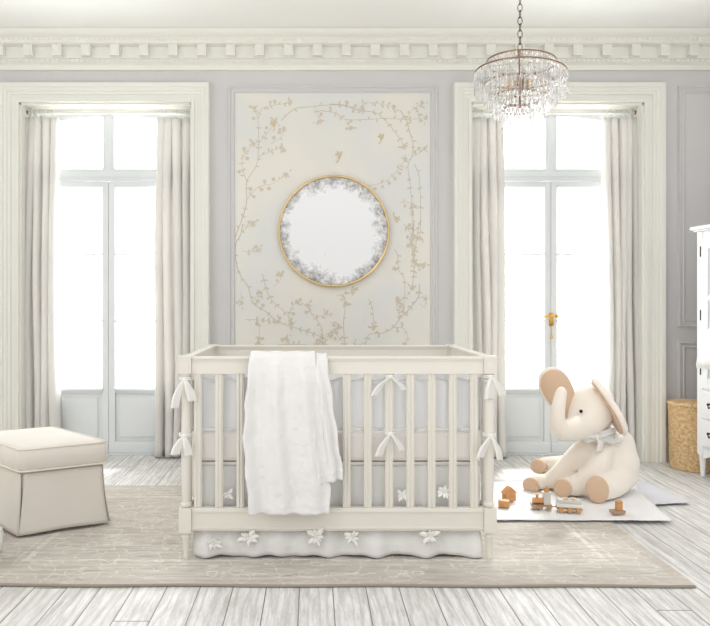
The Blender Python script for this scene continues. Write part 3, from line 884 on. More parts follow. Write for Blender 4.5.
# crib skirt
sk = thing('crib_skirt', ((CL+CR)/2, (CY0+CY1)/2, RT), 'sheer white crib skirt with flower appliques hanging below the mattress', 'crib skirt')
SY0, SY1, SX0, SX1 = CY0+.040, CY1-.040, CL+.030, CR-.030
def spt(t):
    w = SX1-SX0; h = SY1-SY0; P = 2*(w+h); d = (t % 1)*P
    if d < w: return (SX0+d, SY0, 0, -1)
    d -= w
    if d < h: return (SX1, SY0+d, 1, 0)
    d -= h
    if d < w: return (SX1-d, SY1, 0, 1)
    d -= w
    return (SX0, SY1-d, -1, 0)
def sfn(u, v):
    x, y, nx, ny = spt(u)
    s = x*1.0+y*1.3
    f = (.5*math.sin(s*26)+.35*math.sin(s*57+1)+.3*noise.noise(Vector((x*9, y*9, v*1.5))))
    A = .006+.014*v
    d = f*A-.004
    z = .424+(RT+.004-.424)*v+(.005+.005*math.sin(s*31))*v
    if nx: d = min(d, .004)
    elif v > .66: d += ny*0+.034*min(1, (v-.66)/.2)
    return Vector((x+nx*d, y+ny*d, max(z, RT+.003)))
mb = MB(); mb.grid(sfn, 420, 22); bmesh.ops.remove_doubles(mb.b, verts=mb.b.verts, dist=1e-4)
mb.build('skirt_panel', 'skirtc', sk, smooth=True, solid=.0015)
def flower(c, s, rot, parent, seed):
    rr = random.Random(seed); mb = MB()
    for k in range(9):
        a = rot+k*2*PI/9+rr.uniform(-.3, .3); l = s*rr.uniform(.5, 1.25)
        d = Vector((math.cos(a), 0, math.sin(a))); n2 = Vector((-d.z, 0, d.x))
        pts = [c+d*l*t for t in (0, .35, .7, 1)]
        ws = [.10, .26, .24, .03]
        va = [(mb.b.verts.new(p+n2*w*l+Vector((0, -.004*i, 0))), mb.b.verts.new(p+Vector((0, -.004-.005*i, 0))), mb.b.verts.new(p-n2*w*l+Vector((0, -.004*i, 0)))) for i, (p, w) in enumerate(zip(pts, ws))]
        for a_, b_ in zip(va, va[1:]):
            mb.b.faces.new((a_[0], a_[1], b_[1], b_[0])); mb.b.faces.new((a_[1], a_[2], b_[2], b_[1]))
    mb.ell(c+Vector((0, -.006, 0)), (s*.12, .004, s*.12), n=8, m=6)
    mb.build('flower_applique', 'applique', parent, smooth=True, solid=.001)
for i, (px, py, s) in enumerate([(214, 543, .036), (248, 538, .045), (316, 537, .045), (353, 537, .04), (430, 536, .045), (402, 495, .034), (444, 492, .034), (228, 494, .03)]):
    c = at(px, py, SY0-(.052 if py > 530 else .026)); flower(c, s, i*1.1, sk, i)

# quilt draped over the front rail ----------------------------------------
qt = thing('baby_quilt', (at(288, 0, 2.96).x, 2.96, at(0, 512, 2.95).z), 'white quilted blanket draped over the front rail of the crib', 'blanket')
def drape(zend_front, zend_back, layer, xf, seed, hemslant=0):
    off = layer
    y_f = CY0-.024-off; y_b = CY0+.024+off*.3; ztop = .923+.002+off*.8
    # polyline path
    path = [Vector((0, y_b, zend_back)), Vector((0, y_b, ztop-.012)), Vector((0, y_b-.008, ztop+.000)), Vector((0, CY0, ztop+.004)), Vector((0, y_f+.008, ztop)), Vector((0, y_f, ztop-.012)), Vector((0, y_f-.006, .70)), Vector((0, y_f-.010, zend_front))]
    seglen = [(path[i+1]-path[i]).length for i in range(len(path)-1)]; tot = sum(seglen)
    def P(v):
        d = v*tot
        for i, l in enumerate(seglen):
            if d <= l or i == len(seglen)-1: return path[i].lerp(path[i+1], min(1, d/l)), i
            d -= l
    def fn(u, v):
        p, i = P(v)
        front = i >= 5
        dn = max(0, (ztop-p.z)) if front else 0
        x0, x1 = xf(dn)
        x = x0+(x1-x0)*u
        z = p.z
        if front:
            z += hemslant*(u)*dn/.6
        amp = min(1, dn/.12)*.034
        fold = .5+.5*math.sin(u*2*PI*2.6+seed+dn*1.2)
        fold = fold*.7+.3*(.5+.5*math.sin(u*2*PI*5+seed*2-dn*3))
        edge = noise.noise(Vector((x*22, z*7, seed)))*.5+.5
        y = p.y-(amp*fold+.010*edge*min(1, dn/.05) if front else 0)
        if not front and i < 5: z += .0015*math.sin(u*20)
        if front: x += .003*math.sin(z*40+seed)+.002*noise.noise(Vector((z*30, u*3, seed)))
        return Vector((x, y, z))
    return fn
def px2x(p): return at(p, 0, CY0-.05).x
def xa(dn):
    t = min(1, dn/.72)
    l = 250-7*math.sin(min(1, t*1.3)*PI*.5)+9*max(0, t-.5)*2*.8
    r = 315+15*min(1, t*1.2)
    return px2x(l), px2x(r)
def xb(dn):
    t = min(1, dn/.58)
    return px2x(290+20*t), px2x(326.5+17*t)
mb = MB(); mb.grid(drape(.232, .52, .016, xa, 1.0), 60, 110)
mb.build('front_fold', 'quilt', qt, smooth=True, solid=.004)
mb = MB(); mb.grid(drape(.350, .60, .004, xb, 2.6, .035), 30, 90)
mb.build('back_fold', 'quilt', qt, smooth=True, solid=.004)
mb = MB()
f2 = drape(.350, .60, .004, xb, 2.6, .035)
for k in range(4):
    pass
mb.tube([f2(u/20, .955)+Vector((0, -.003, 0)) for u in range(21)], .0025, 6)
mb.build('hem_band', 'cotton', qt, smooth=True)

# ------------------------------------------------------------------ ottoman
zb = RT+.012
N0 = fl(20, 535, zb); Rg = fl(108, 521.5, zb)
u = (Rg-N0); ulen = u.length; u.normalize()
va = math.atan2(u.y, u.x)+math.radians(109); v = Vector((math.cos(va), math.sin(va), 0))
vlen = .60
ot = thing('ottoman', tuple(Vector((0, 0, RT))+Vector((N0.x, N0.y, 0))+u*ulen/2+v*vlen/2), 'slipcovered off-white ottoman with pleated skirt and loose cushion on the rug', 'ottoman')
base = Vector((N0.x, N0.y, 0))
def OP(a, b, z, ins=0): # a along u 0..1, b along v 0..1
    return base+u*(ins+(ulen-2*ins)*a)+v*(ins+(vlen-2*ins)*b)+Vector((0, 0, z))
def rrect(z, ins, rad, n=5):
    pts = []
    W, H = ulen-2*ins, vlen-2*ins
    for cx_, cy_, a0 in ((rad, rad, PI), (W-rad, rad, 1.5*PI), (W-rad, H-rad, 0), (rad, H-rad, .5*PI)):
        for k in range(n+1):
            a = a0+k*PI/2/n
            pts.append(base+u*(ins+cx_+rad*math.cos(a))+v*(ins+cy_+rad*math.sin(a))+Vector((0, 0, z)))
    return pts
mb = MB(); mb.loft([rrect(z, i_, .02) for z, i_ in ((.06, .022), (.325, .022), (.335, .035))]); mb.build('base', 'slip', ot, angle=40)
# skirt: four panels with inverted corner pleats
def skirt_panel(c0, c1, out):
    c0, c1, out = Vector(c0), Vector(c1), Vector(out)
    mb = MB()
    def fn(s, t):
        flare = .004+.006*t+.020*t*t
        p = c0.lerp(c1, s)
        ed = min(s, 1-s)*(c1-c0).length
        tuck = 0
        zz = .318+(zb-.318)*t
        g = .003*math.sin(s*9)*t
        e = (.010*t+.018*t*t)*(2*s-1)      # flares sideways a little
        p = p+(c1-c0).normalized()*e+out*(flare+g)
        return Vector((p.x, p.y, zz+(.004*math.sin(s*PI) if t > .9 else 0)))
    mb.grid(fn, 24, 14)
    mb.build('skirt_panel', 'slip', ot, smooth=True, solid=.006)
cn = [OP(0, 0, 0, .018), OP(1, 0, 0, .018), OP(1, 1, 0, .018), OP(0, 1, 0, .018)]
for i in range(4):
    a, b = cn[i], cn[(i+1) % 4]; d = (b-a).normalized()
    outv = Vector((d.y, -d.x, 0))
    skirt_panel(a+d*.006, b-d*.006, outv)
for i in range(4):   # pleat tucked into each corner
    a = cn[i]; cen = (cn[0]+cn[2])/2; inn = (cen-a).normalized()
    mb = MB()
    d1 = (cn[(i+1) % 4]-a).normalized(); d0 = (cn[i-1]-a).normalized()
    def fn(s, t):
        p = (a+inn*.010)+(d1*.055*(1-s*2) if s < .5 else d0*.055*(s*2-1))-inn*.006*t
        return Vector((p.x, p.y, .318+(zb+.004-.318)*t))
    mb.grid(fn, 8, 8); mb.build('corner_pleat', 'slip', ot, smooth=True, solid=.003)
mb = MB()
rr_ = []
for z, ins, rad in ((.322, .02, .03), (.326, .004, .035), (.345, -.006, .04), (.39, -.010, .042), (.425, -.004, .04), (.437, .004, .035)): rr_.append(rrect(z, ins, rad))
mb.loft(rr_, True, False)
capn = len(rr_[0]); cen = sum(rr_[-1], Vector())/capn
prev = rr_[-1]
rings = [prev]
for s, dz in ((.9, .008), (.7, .014), (.45, .018), (.2, .020)):
    rings.append([cen+(p-cen)*s+Vector((0, 0, dz)) for p in prev])
mb.loft(rings, True, True); mb.loft([rr_[0], [cen*1.0+(p-cen)*.98-Vector((0, 0, .002)) for p in rr_[0]]], True, False)
bmesh.ops.remove_doubles(mb.b, verts=mb.b.verts, dist=1e-4)
cu = mb.build('cushion', 'slip', ot, smooth=True)
mb = MB(); mb.tube(rrect(.438, .001, .036), .005, 8, loop=True); mb.build('piping', 'pipe', cu, smooth=True)
mb = MB(); mb.tube(rrect(.330, -.002, .036), .005, 8, loop=True); mb.build('piping', 'pipe', cu, smooth=True)

# armchair, nearly all outside the frame on the left
ac0 = fl(2.0, 552, RT); ax = ac0.x-.022; ay = ac0.y
ch = thing('armchair', (ax-.35, ay-.32, RT), 'cream chair at the left edge, only its foot showing below the ottoman', 'armchair')
for lx, ly in ((ax, ay), (ax-.64, ay), (ax, ay-.0)):
    pass
for lx, ly in ((ax, ay), (ax-.62, ay+.0), (ax-.22, ay-.60), (ax-.80, ay-.60)):
    mb = MB(); mb.lathe([(.014, RT), (.020, RT+.01), (.026, RT+.085), (.022, RT+.095), (.026, RT+.11)], (lx, ly, 0), 14)
    mb.build('leg', 'trim', ch, smooth=True)
def quad_prism(mb, pts, z0, z1): mb.loft([[Vector((p[0], p[1], z0)) for p in pts], [Vector((p[0], p[1], z1)) for p in pts]])
fp = [(ax-.03, ay-.02), (ax-.70, ay-.02), (ax-.88, ay-.64), (ax-.26, ay-.64)]
mb = MB(); quad_prism(mb, fp, RT+.11, .36); mb.build('seat_base', 'slip', ch, bevel=.02)
mb = MB(); quad_prism(mb, [(ax-.16, ay-.05), (ax-.60, ay-.05), (ax-.76, ay-.56), (ax-.36, ay-.56)], .362, .47); mb.build('seat_cushion', 'slip', ch, bevel=.03)
mb = MB(); quad_prism(mb, [(ax-.30, ay-.50), (ax-.76, ay-.50), (ax-.84, ay-.66), (ax-.30, ay-.66)], .475, .95); mb.build('backrest', 'slip', ch, bevel=.03)
mb = MB(); quad_prism(mb, [(ax-.04, ay-.03), (ax-.15, ay-.03), (ax-.37, ay-.62), (ax-.27, ay-.62)], .362, .62); mb.build('armrest', 'slip', ch, bevel=.03)
mb = MB(); quad_prism(mb, [(ax-.61, ay-.03), (ax-.70, ay-.03), (ax-.87, ay-.62), (ax-.78, ay-.62)], .362, .62); mb.build('armrest', 'slip', ch, bevel=.03)

# ------------------------------------------------------------------ blankets on floor
def flatcloth(name, corners, z, mat, label, cat, seed, amp=.006, n=50):
    """corners: 4 floor points, cloth follows them bilinearly with wrinkles"""
    c = [Vector(p) for p in corners]; mb = MB()
    def fn(u, v):
        p = (c[0]*(1-u)+c[1]*u)*(1-v)+(c[3]*(1-u)+c[2]*u)*v
        w = noise.noise(Vector((p.x*4+seed, p.y*9, 0)))*.6+noise.noise(Vector((p.x*14+seed, p.y*18, 3)))*.4
        edge = min(u, 1-u, v, 1-v)
        r = abs(w)*amp*1.6
        q = noise.noise(Vector((u*6, v*6, seed)))*.012*(1-min(1, edge*8))
        return Vector((p.x+q, p.y+q*.6, z+.002+r))
    mb.grid(fn, n, n)
    o = mb.build(name, mat, smooth=True, solid=.003)
    return tag(o, label, cat)
def ff(px, py): p = fl(px, py, 0); return (p.x, p.y, 0)
flatcloth('throw_blanket', [ff(620, 509), ff(690, 505), ff(646, 484), (.98, 4.30, 0)], .0125, 'grey', 'pale grey throw lying under the plush elephant behind the white blanket', 'blanket', 5, .005)
flatcloth('play_blanket', [(.96, 3.46, 0), ff(672, 525), ff(630, 486), (.93, 4.20, 0)], .0205, 'blanket', 'white cotton play blanket spread under the toy train and elephant', 'blanket', 2, .004)
PB = .0300

# ------------------------------------------------------------------ elephant
def remeshed(mb, voxel, smooth_it, name, mat, parent):
    o = mb.build('tmp', mat, noshift=True)
    md = o.modifiers.new('r', 'REMESH'); md.mode = 'VOXEL'; md.voxel_size = voxel; md.use_smooth_shade = True
    sm = o.modifiers.new('s', 'SMOOTH'); sm.factor = .6; sm.iterations = smooth_it
    dg = bpy.context.evaluated_depsgraph_get(); dg.update()
    me = bpy.data.meshes.new_from_object(o.evaluated_get(dg)); me.name = name
    old = o.data; bpy.data.objects.remove(o); bpy.data.meshes.remove(old)
    no = bpy.data.objects.new(name, me); COL.objects.link(no)
    me.materials.clear(); me.materials.append(M[mat])
    for p in me.polygons: p.use_smooth = True; p.material_index = 0
    if parent is not None:
        no.parent = parent; me.transform(Matrix.Translation(-ORG[parent])); ORG[no] = ORG[parent].copy()
    return no
def chain(mb, pts, rads, n=5):
    """dense row of spheres along a smoothed path -> organic limb after remesh"""
    P = smooth3(pts, n); m = len(P)
    for i, p in enumerate(P):
        t = i/(m-1)*(len(rads)-1); k = min(int(t), len(rads)-2); r = rads[k]*(1-(t-k))+rads[k+1]*(t-k)
        mb.ell(p, (r, r, r), n=14, m=10)
EB = PB
def A(px, py, d): return at(px, py, d)
el = thing('plush_elephant', (A(610, 0, 4.03).x, 4.03, EB), 'large cream plush elephant with tan ears sitting on the white blanket', 'stuffed elephant')
mb = MB()
bc = A(610, 462, 4.04)
mb.ell((bc.x, bc.y, EB+.160), (.168, .165, .160))
mb.ell(A(608, 452, 4.03), (.135, .135, .165))
mb.ell(A(600, 434, 4.01), (.085, .09, .09))
hc = A(589.5, 410, 3.97)
mb.ell(hc, (.134, .150, .160))
mb.ell(A(588, 417, 3.93), (.115, .12, .120))
mb.ell(A(594, 401, 3.99), (.112, .13, .115))
mb.ell(A(614, 447, 4.06), (.125, .13, .13))
# trunk
chain(mb, [A(580, 426, 3.88), A(569, 430, 3.78), A(560, 429.5, 3.73), A(557, 421, 3.71), A(558.5, 406, 3.71), A(561, 394, 3.72), A(561.5, 391.5, 3.72)], [.080, .062, .053, .047, .040, .034, .032], 7)
# arms
chain(mb, [A(590, 446, 3.96), A(578, 456, 3.97), A(562, 473, 4.01), A(546, 485.5, 4.04), A(538, 484, 4.02)], [.068, .068, .064, .063, .060])
chain(mb, [A(603, 450, 3.93), A(597, 464, 3.88), A(588, 478, 3.86), A(577, 486.5, 3.88), A(570, 487, 3.88)], [.070, .068, .066, .065, .062])
# legs
chain(mb, [A(622, 474, 4.00), A(614, 483, 3.90), A(604, 489, 3.83), A(600, 489, 3.81)], [.095, .085, .080, .080])
chain(mb, [A(590, 468, 4.12), A(566, 467, 4.22), A(548, 466, 4.28), A(544, 466, 4.29)], [.09, .075, .060, .055])
for v_ in mb.b.verts:
    if v_.co.z < EB+.004: v_.co.z = EB+.004
remeshed(mb, .010, 14, 'body', 'plush', el)
def disc(c, nrm, rx, ry, thick, mat, name, up=Vector((0, 0, 1)), label=None, n=24, dome=.012):
    c = Vector(c); nrm = Vector(nrm).normalized(); s = up.cross(nrm).normalized(); w = nrm.cross(s).normalized()
    mb = MB(); rings = []
    for k, h in ((1, -thick), (1.03, -thick*.4), (1.0, 0), (.9, dome*.5), (.6, dome*.85), (.25, dome)):
        rings.append([c+s*math.cos(a)*rx*k+w*math.sin(a)*ry*k+nrm*h for a in [2*PI*i/n for i in range(n)]])
    mb.loft(rings)
    o = mb.build(name, mat, el, smooth=True)
    if label: o['label'] = label
    return o
disc(A(598.2, 490, 3.738), (-.12, -1, .10), .060, .075, .03, 'tan', 'foot_pad', label='tan sole')
disc(A(562.5, 488, 3.836), (-.45, -.85, .12), .050, .053, .03, 'tan', 'paw_pad', label='tan paw pad')
disc(A(530.5, 485.5, 3.985), (-.62, -.75, .12), .050, .047, .03, 'tan', 'paw_pad', label='tan paw pad')
disc(A(537.5, 466.5, 4.24), (-.72, -.65, .12), .052, .045, .03, 'tan', 'foot_pad', label='tan sole')
# eyes
for px, py, d in ((581, 411.3, 3.835),):
    mb = MB(); mb.ell(A(px, py, d), (.0105, .009, .0105), n=14, m=10); mb.build('eye', 'black', el, smooth=True)
mb = MB(); mb.ell(hc+Vector((-.110, .075, .0)), (.009, .0105, .0105), n=14, m=10); mb.build('eye', 'black', el, smooth=True)
mb = MB(); mb.ell(A(569, 438, 3.86), (.03, .02, .014)); mb.build('mouth', 'pink', el, smooth=True)
# ears: rounded shells with thickness, cream back and tan lining
def ear(root_p, tip_dir, bulge, nrm, length, width, name, cup=.05, th=1.0):
    tip_dir = Vector(tip_dir).normalized(); nrm = Vector(nrm).normalized()
    side = nrm.cross(tip_dir).normalized(); nrm = tip_dir.cross(side).normalized()
    def outline(k, n=36):
        pts = []
        for i in range(n):
            a = 2*PI*i/n
            l = (.5-.5*math.cos(a))       # 0 root .. 1 tip
            w = math.sin(a)*(.40+.62*l)
            pts.append((l, w))
        cl = .52
        return [(cl+(l-cl)*k, w*k) for l, w in pts]
    def P(l, w, h): 
        h *= th; curl = -cup*w*w+bulge*math.sin(l*PI)
        return Vector(root_p)+tip_dir*(l*length)+side*(w*width*.5)+nrm*(h+curl*(1 if True else 0))
    mb = MB(); rings = []
    for k, h in ((.2, -.014), (.6, -.016), (.9, -.013), (.985, -.006), (1, .0), (.985, .006), (.93, .009)):
        rings.append([P(l, w, h) for l, w in outline(k)])
    mb.loft(rings, True, True)
    e = mb.build('ear', 'plush', el, smooth=True)
    mb = MB(); rings = []
    for k, h in ((.93, .004), (.90, .012), (.6, .0125), (.2, .0125)):
        rings.append([P(l, w, h) for l, w in outline(k)])
    mb.loft(rings, True, True)
    li = mb.build('ear_lining', 'tan', e, smooth=True); li['label'] = 'tan ear lining'
# far ear, opens towards the camera, rises up-left
r0 = A(575, 424, 3.99)
ear(r0, A(545, 366, 3.97)-r0, .03, Vector((-.25, -1, .1)), .385, .245, 'ear')
# near ear, seen nearly edge-on
r1 = A(592, 378, 3.86)
ear(r1, A(624, 435, 3.86)-r1, -.012, Vector((-.96, .10, -.557)), .385, .25, 'ear', .0, 1.5)
# bow
c = A(597, 436.5, 3.86)
mb = MB()
mb.ell(c, (.015, .012, .014), n=10, m=8)
ribbon(mb, [c, c+Vector((.05, -.02, .025)), c+Vector((.11, .01, .03)), c+Vector((.09, .0, -.02)), c+Vector((.03, -.01, -.01))], .045, Vector((.1, -.3, 1)).normalized())
ribbon(mb, [c, c+Vector((-.04, -.02, .01)), c+Vector((-.075, .0, .0)), c+Vector((-.05, -.005, -.02)), c], .035, Vector((.1, -.3, 1)).normalized())
ribbon(mb, [c, c+Vector((.012, -.018, -.03)), c+Vector((.004, -.02, -.085))], .034)
ribbon(mb, [c, c+Vector((.05, -.015, -.02)), c+Vector((.10, .0, -.05))], .034)
for off in (0, .012):
    mb.tube([A(600, 436, 3.99)+Vector((math.cos(a)*.118, math.sin(a)*.122, .01*math.sin(a)+off)) for a in [2*PI*i/30 for i in range(30)]], .009, 6, loop=True)
b_ = mb.build('bow', 'ribbon', el, smooth=True, solid=.003); b_['label'] = 'white neck bow'

# ------------------------------------------------------------------ wooden toys
def rotz(a, c): return Matrix.Translation(Vector(c)) @ Matrix.Rotation(a, 4, 'Z')
p = fl(510, 502, PB); m = rotz(.35, (p.x, p.y+.02, PB))
mb = MB(); mb.prism([(-.033, .002), (.033, .002), (.033, .048), (.045, .048), (0, .085), (-.045, .048), (-.033, .048)], -.02, .02, m)
# doorway relief
mb.box(-.010, .010, -.022, -.0195, .004, .026, m)
o = mb.build('toy_block', 'oak', bevel=.002); tag(o, 'wooden house-shaped block with a peaked roof, on the white blanket', 'toy block', 'wooden blocks')
p = fl(505, 508, PB); m = rotz(-.25, (p.x, p.y+.02, PB))
mb = MB(); mb.prism([(-.030, .002), (.030, .002), (.030, .034), (.026, .038), (-.026, .038), (-.030, .034)], -.02, .02, m)
o = mb.build('toy_block', 'oak', bevel=.003); tag(o, 'small plain wooden block lying in front of the house-shaped block', 'toy block', 'wooden blocks')
# engine
p = fl(544, 510, PB); m = rotz(-.12, (p.x, p.y+.025, PB))
tr = thing('toy_train_engine', (p.x, p.y+.025, PB), 'wooden toy train engine with round boiler and crowned grey cab', 'toy train')
def wheel(mb_parent, x, y, z, r, m, mat):
    mb = MB(); rings = []
    for rr, h in ((r*.3, -.007), (r, -.006), (r, .006), (r*.3, .007)):
        rings.append([m @ Vector((x+math.cos(a)*rr, y+h, z+math.sin(a)*rr)) for a in [2*PI*i/16 for i in range(16)]])
    mb.loft(rings); mb.build('wheel', mat, mb_parent, smooth=False)
mb = MB(); mb.box(-.062, .048, -.020, .020, .014, .026, m); mb.build('chassis', 'toybrown', tr, bevel=.002)
mb = MB(); rings = [[m @ Vector((x, math.cos(a)*.017, .044+math.sin(a)*.017)) for a in [2*PI*i/20 for i in range(20)]] for x in (-.052, .004)]
mb.loft(rings); mb.build('boiler', 'oak', tr, angle=40)
mb = MB(); rings = [[m @ Vector((-.028+math.cos(a)*r, math.sin(a)*r, z)) for a in [2*PI*i/12 for i in range(12)]] for r, z in ((.007, .060), (.007, .074), (.010, .075), (.010, .080))]
mb.loft(rings); mb.build('chimney', 'oak', tr, angle=40)
mb = MB(); mb.box(.004, .040, -.020, .020, .026, .088, m); mb.box(.000, .044, -.023, .023, .088, .093, m); mb.build('cab', 'toygrey', tr, bevel=.002)
mb = MB()
crown = [(.010, .093), (.034, .093), (.036, .122), (.029, .108), (.022, .126), (.015, .108), (.008, .122)]
mb.prism(crown, -.008, .008, m); mb.build('crown', 'oak', tr)
for x in (-.045, -.015, .030):
    for y in (-.024, .024): wheel(tr, x, y, .0145, .013, m, 'toybrown')
# wagon
p = fl(571, 513, PB); m = rotz(-.22, (p.x, p.y+.028, PB))
wg = thing('toy_train_wagon', (p.x, p.y+.028, PB), 'white and grey wooden toy train wagon behind the engine', 'toy train')
mb = MB(); mb.box(-.066, .066, -.024, .024, .014, .026, m); mb.build('chassis', 'toybrown', wg, bevel=.002)
mb = MB(); mb.box(-.066, .066, -.026, .026, .026, .046, m); mb.build('body_lower', 'toywhite', wg, bevel=.003)
mb = MB(); mb.box(-.062, .062, -.022, .022, .046, .050, m); mb.box(-.060, .060, -.025, .025, .050, .066, m); mb.build('body_upper', 'toygrey', wg, bevel=.003)
mb = MB(); mb.box(-.030, -.004, -.012, .012, .066, .072, m); mb.box(.006, .032, -.012, .012, .066, .074, m); mb.build('cargo', 'beech', wg, bevel=.002)
for x in (-.045, 0, .045):
    for y in (-.030, .030): wheel(wg, x, y, .0145, .013, m, 'oak')
mb = MB(); pa = m @ Vector((-.066, 0, .02)); mb.tube([pa, pa+Vector((-.02, .004, 0))], .003, 8); mb.build('coupling', 'toybrown', wg, smooth=True)
# tug block on right
p = fl(619, 515, PB); m = rotz(.1, (p.x, p.y+.02, PB))
tb = thing('toy_block', (p.x, p.y+.02, PB), 'upright wooden block on a flat brown base, right of the elephant foot', 'toy block', 'wooden blocks')
mb = MB(); mb.prism([(-.032, .002), (.032, .002), (.037, .020), (-.037, .020)], -.022, .022, m); mb.build('base_block', 'toybrown', tb, bevel=.002)
mb = MB(); mb.box(-.006, .024, -.014, .014, .0202, .070, m); mb.build('upright_block', 'oak', tb, bevel=.002)

# ------------------------------------------------------------------ hamper
hr = .165; hx_ = at(671.5, 0, 4.63).x+hr; hy = 4.635
hm = thing('wicker_hamper', (hx_, hy, 0), 'round woven seagrass hamper with a lid between doorway and wardrobe', 'hamper')
mb = MB(); rings = []
rows = 30; nseg = 60
for j in range(rows*2+1):
    z = .002+.445*j/(rows*2)
    rings.append([Vector((hx_+math.cos(a)*(rr), hy+math.sin(a)*(rr), z)) for a, rr in [(2*PI*i/nseg, (hr-.012*(1-j/(rows*2)))+(.0045 if j % 2 else -.002)*(1.0 if (i+(j//2)) % 2 else .35)) for i in range(nseg)]])
mb.loft(rings); mb.build('basket_body', 'wicker', hm, smooth=True)
mb = MB()
mb.lathe([(.001, .470), (.10, .472), (hr-.01, .466), (hr+.008, .460), (hr+.010, .452), (hr+.006, .447), (.001, .447)], (hx_, hy, 0), 48)
mb.build('lid', 'wicker', hm, smooth=True)

# ------------------------------------------------------------------ wardrobe
c0 = Vector((2.575, 4.42, 0))
fd = Vector((.17, -.985, 0)).normalized()     # along the front, towards the camera
bd = Vector((.985, .17, 0)).normalized()      # into the depth
MW = Matrix(((fd.x, bd.x, 0, c0.x), (fd.y, bd.y, 0, c0.y), (0, 0, 1, 0), (0, 0, 0, 1)))
# local: x along the front, y into depth, z up
wd = thing('wardrobe', tuple(c0+fd*.5+bd*.26), 'white painted wardrobe with panelled doors over drawers at the right edge', 'wardrobe')
W_, D_, H_ = 1.0, .50, 1.635
mb = MB()
mb.box(0, W_, .0, D_, .20, H_-.0, MW)
for lx in (0, W_-.05):
    mb.box(lx, lx+.05, -.004, .045, .15, H_, MW)
mb.build('carcass', 'cab', wd, bevel=.003)
mb = MB(); mb.box(-.03, W_+.03, -.035, D_+.01, H_+.012, H_+.035, MW); mb.box(-.018, W_+.018, -.022, D_, H_, H_+.012, MW); mb.build('crown', 'cab', wd, bevel=.004)
mb = MB(); mb.box(.05, W_-.05, .0, .02, .165, .21, MW)
mb.prism([(.05, .165), (.05, .13), (.12, .155), (.25, .165)], .0, .018, MW)
mb.prism([(W_-.25, .165), (W_-.12, .155), (W_-.05, .13), (W_-.05, .165)], .0, .018, MW)
mb.build('apron', 'cab', wd)
for lx, ly in ((.025, .02), (W_-.025, .02), (.025, D_-.03), (W_-.025, D_-.03)):
    mb = MB(); c = MW @ Vector((lx, ly, 0))
    mb.lathe([(.012, 0), (.016, .01), (.014, .02), (.022, .13), (.024, .15), (.024, .2)], c, 16); mb.build('leg', 'cab', wd, smooth=True)
for (x0, x1, hs) in ((.055, .4975, 0), (.5025, W_-.055, 1)):
    mb = MB(); z0, z1 = .60, H_-.05
    mb.box(x0, x1, -.014, 0, z0, z1, MW)
    dr = mb.build('door', 'cab', wd, bevel=.002)
    mb = MB()
    for a in ((x0, x0+.06, z0, z1), (x1-.06, x1, z0, z1), (x0+.06, x1-.06, z0, z0+.07), (x0+.06, x1-.06, z1-.07, z1)):
        mb.box(a[0], a[1], -.022, -.0145, a[2], a[3], MW)
    mb.build('door_rail', 'cab', dr, bevel=.002)
    for zz in (.72, 1.08, 1.50):
        hxp = x0-.002 if hs == 0 else x1+.002
        mb = MB(); cpt = MW @ Vector((hxp, -.020, zz)); mb.tube([cpt+Vector((0, 0, -.035)), cpt+Vector((0, 0, .035))], .006, 8); mb.build('hinge', 'iron', dr, smooth=True)
    kp = MW @ Vector((x1-.03 if hs == 0 else x0+.03, -.03, 1.05))
    mb = MB(); mb.ell(kp, (.013, .013, .013), n=12, m=8); mb.build('knob', 'iron', dr, smooth=True)
for z0, z1 in ((.40, .585), (.215, .39)):
    mb = MB(); mb.box(.058, W_-.058, -.014, 0, z0, z1, MW); mb.box(.075, W_-.075, -.018, -.0142, z0+.018, z1-.018, MW)
    dw = mb.build('drawer', 'cab', wd, bevel=.002)
    for xx in (.17, W_-.17):
        zz = (z0+z1)/2
        mb = MB()
        for s in (-1, 1):
            mb.tube([MW @ Vector((xx+s*.038, -.018, zz+.008)), MW @ Vector((xx+s*.038, -.034, zz+.008))], .006, 8)
            mb.ell(MW @ Vector((xx+s*.038, -.034, zz+.008)), (.009, .009, .009), n=10, m=6)
        mb.tube(smooth3([MW @ Vector((xx-.038, -.036, zz+.008)), MW @ Vector((xx-.026, -.04, zz-.016)), MW @ Vector((xx-.010, -.04, zz-.004)), MW @ Vector((xx, -.04, zz-.014)), MW @ Vector((xx+.010, -.04, zz-.004)), MW @ Vector((xx+.026, -.04, zz-.016)), MW @ Vector((xx+.038, -.036, zz+.008))], 5), .004, 8)
        mb.build('drawer_pull', 'iron', dw, smooth=True)
# box on the wardrobe
q0 = MW @ Vector((.165, .12, 0))
m = Matrix.Translation(Vector((0, 0, H_+.0355))) @ MW
bx = thing('storage_box', tuple(MW @ Vector((.29, .20, H_+.0355))), 'white keepsake box with a tan lid standing on top of the wardrobe', 'box')
mb = MB(); mb.box(.155, .43, .07, .32, 0, .145, m); mb.build('box_body', 'cab', bx, bevel=.004)
mb = MB(); mb.box(.151, .434, .066, .324, .146, .185, m); mb.build('lid', 'tanbox', bx, bevel=.004)
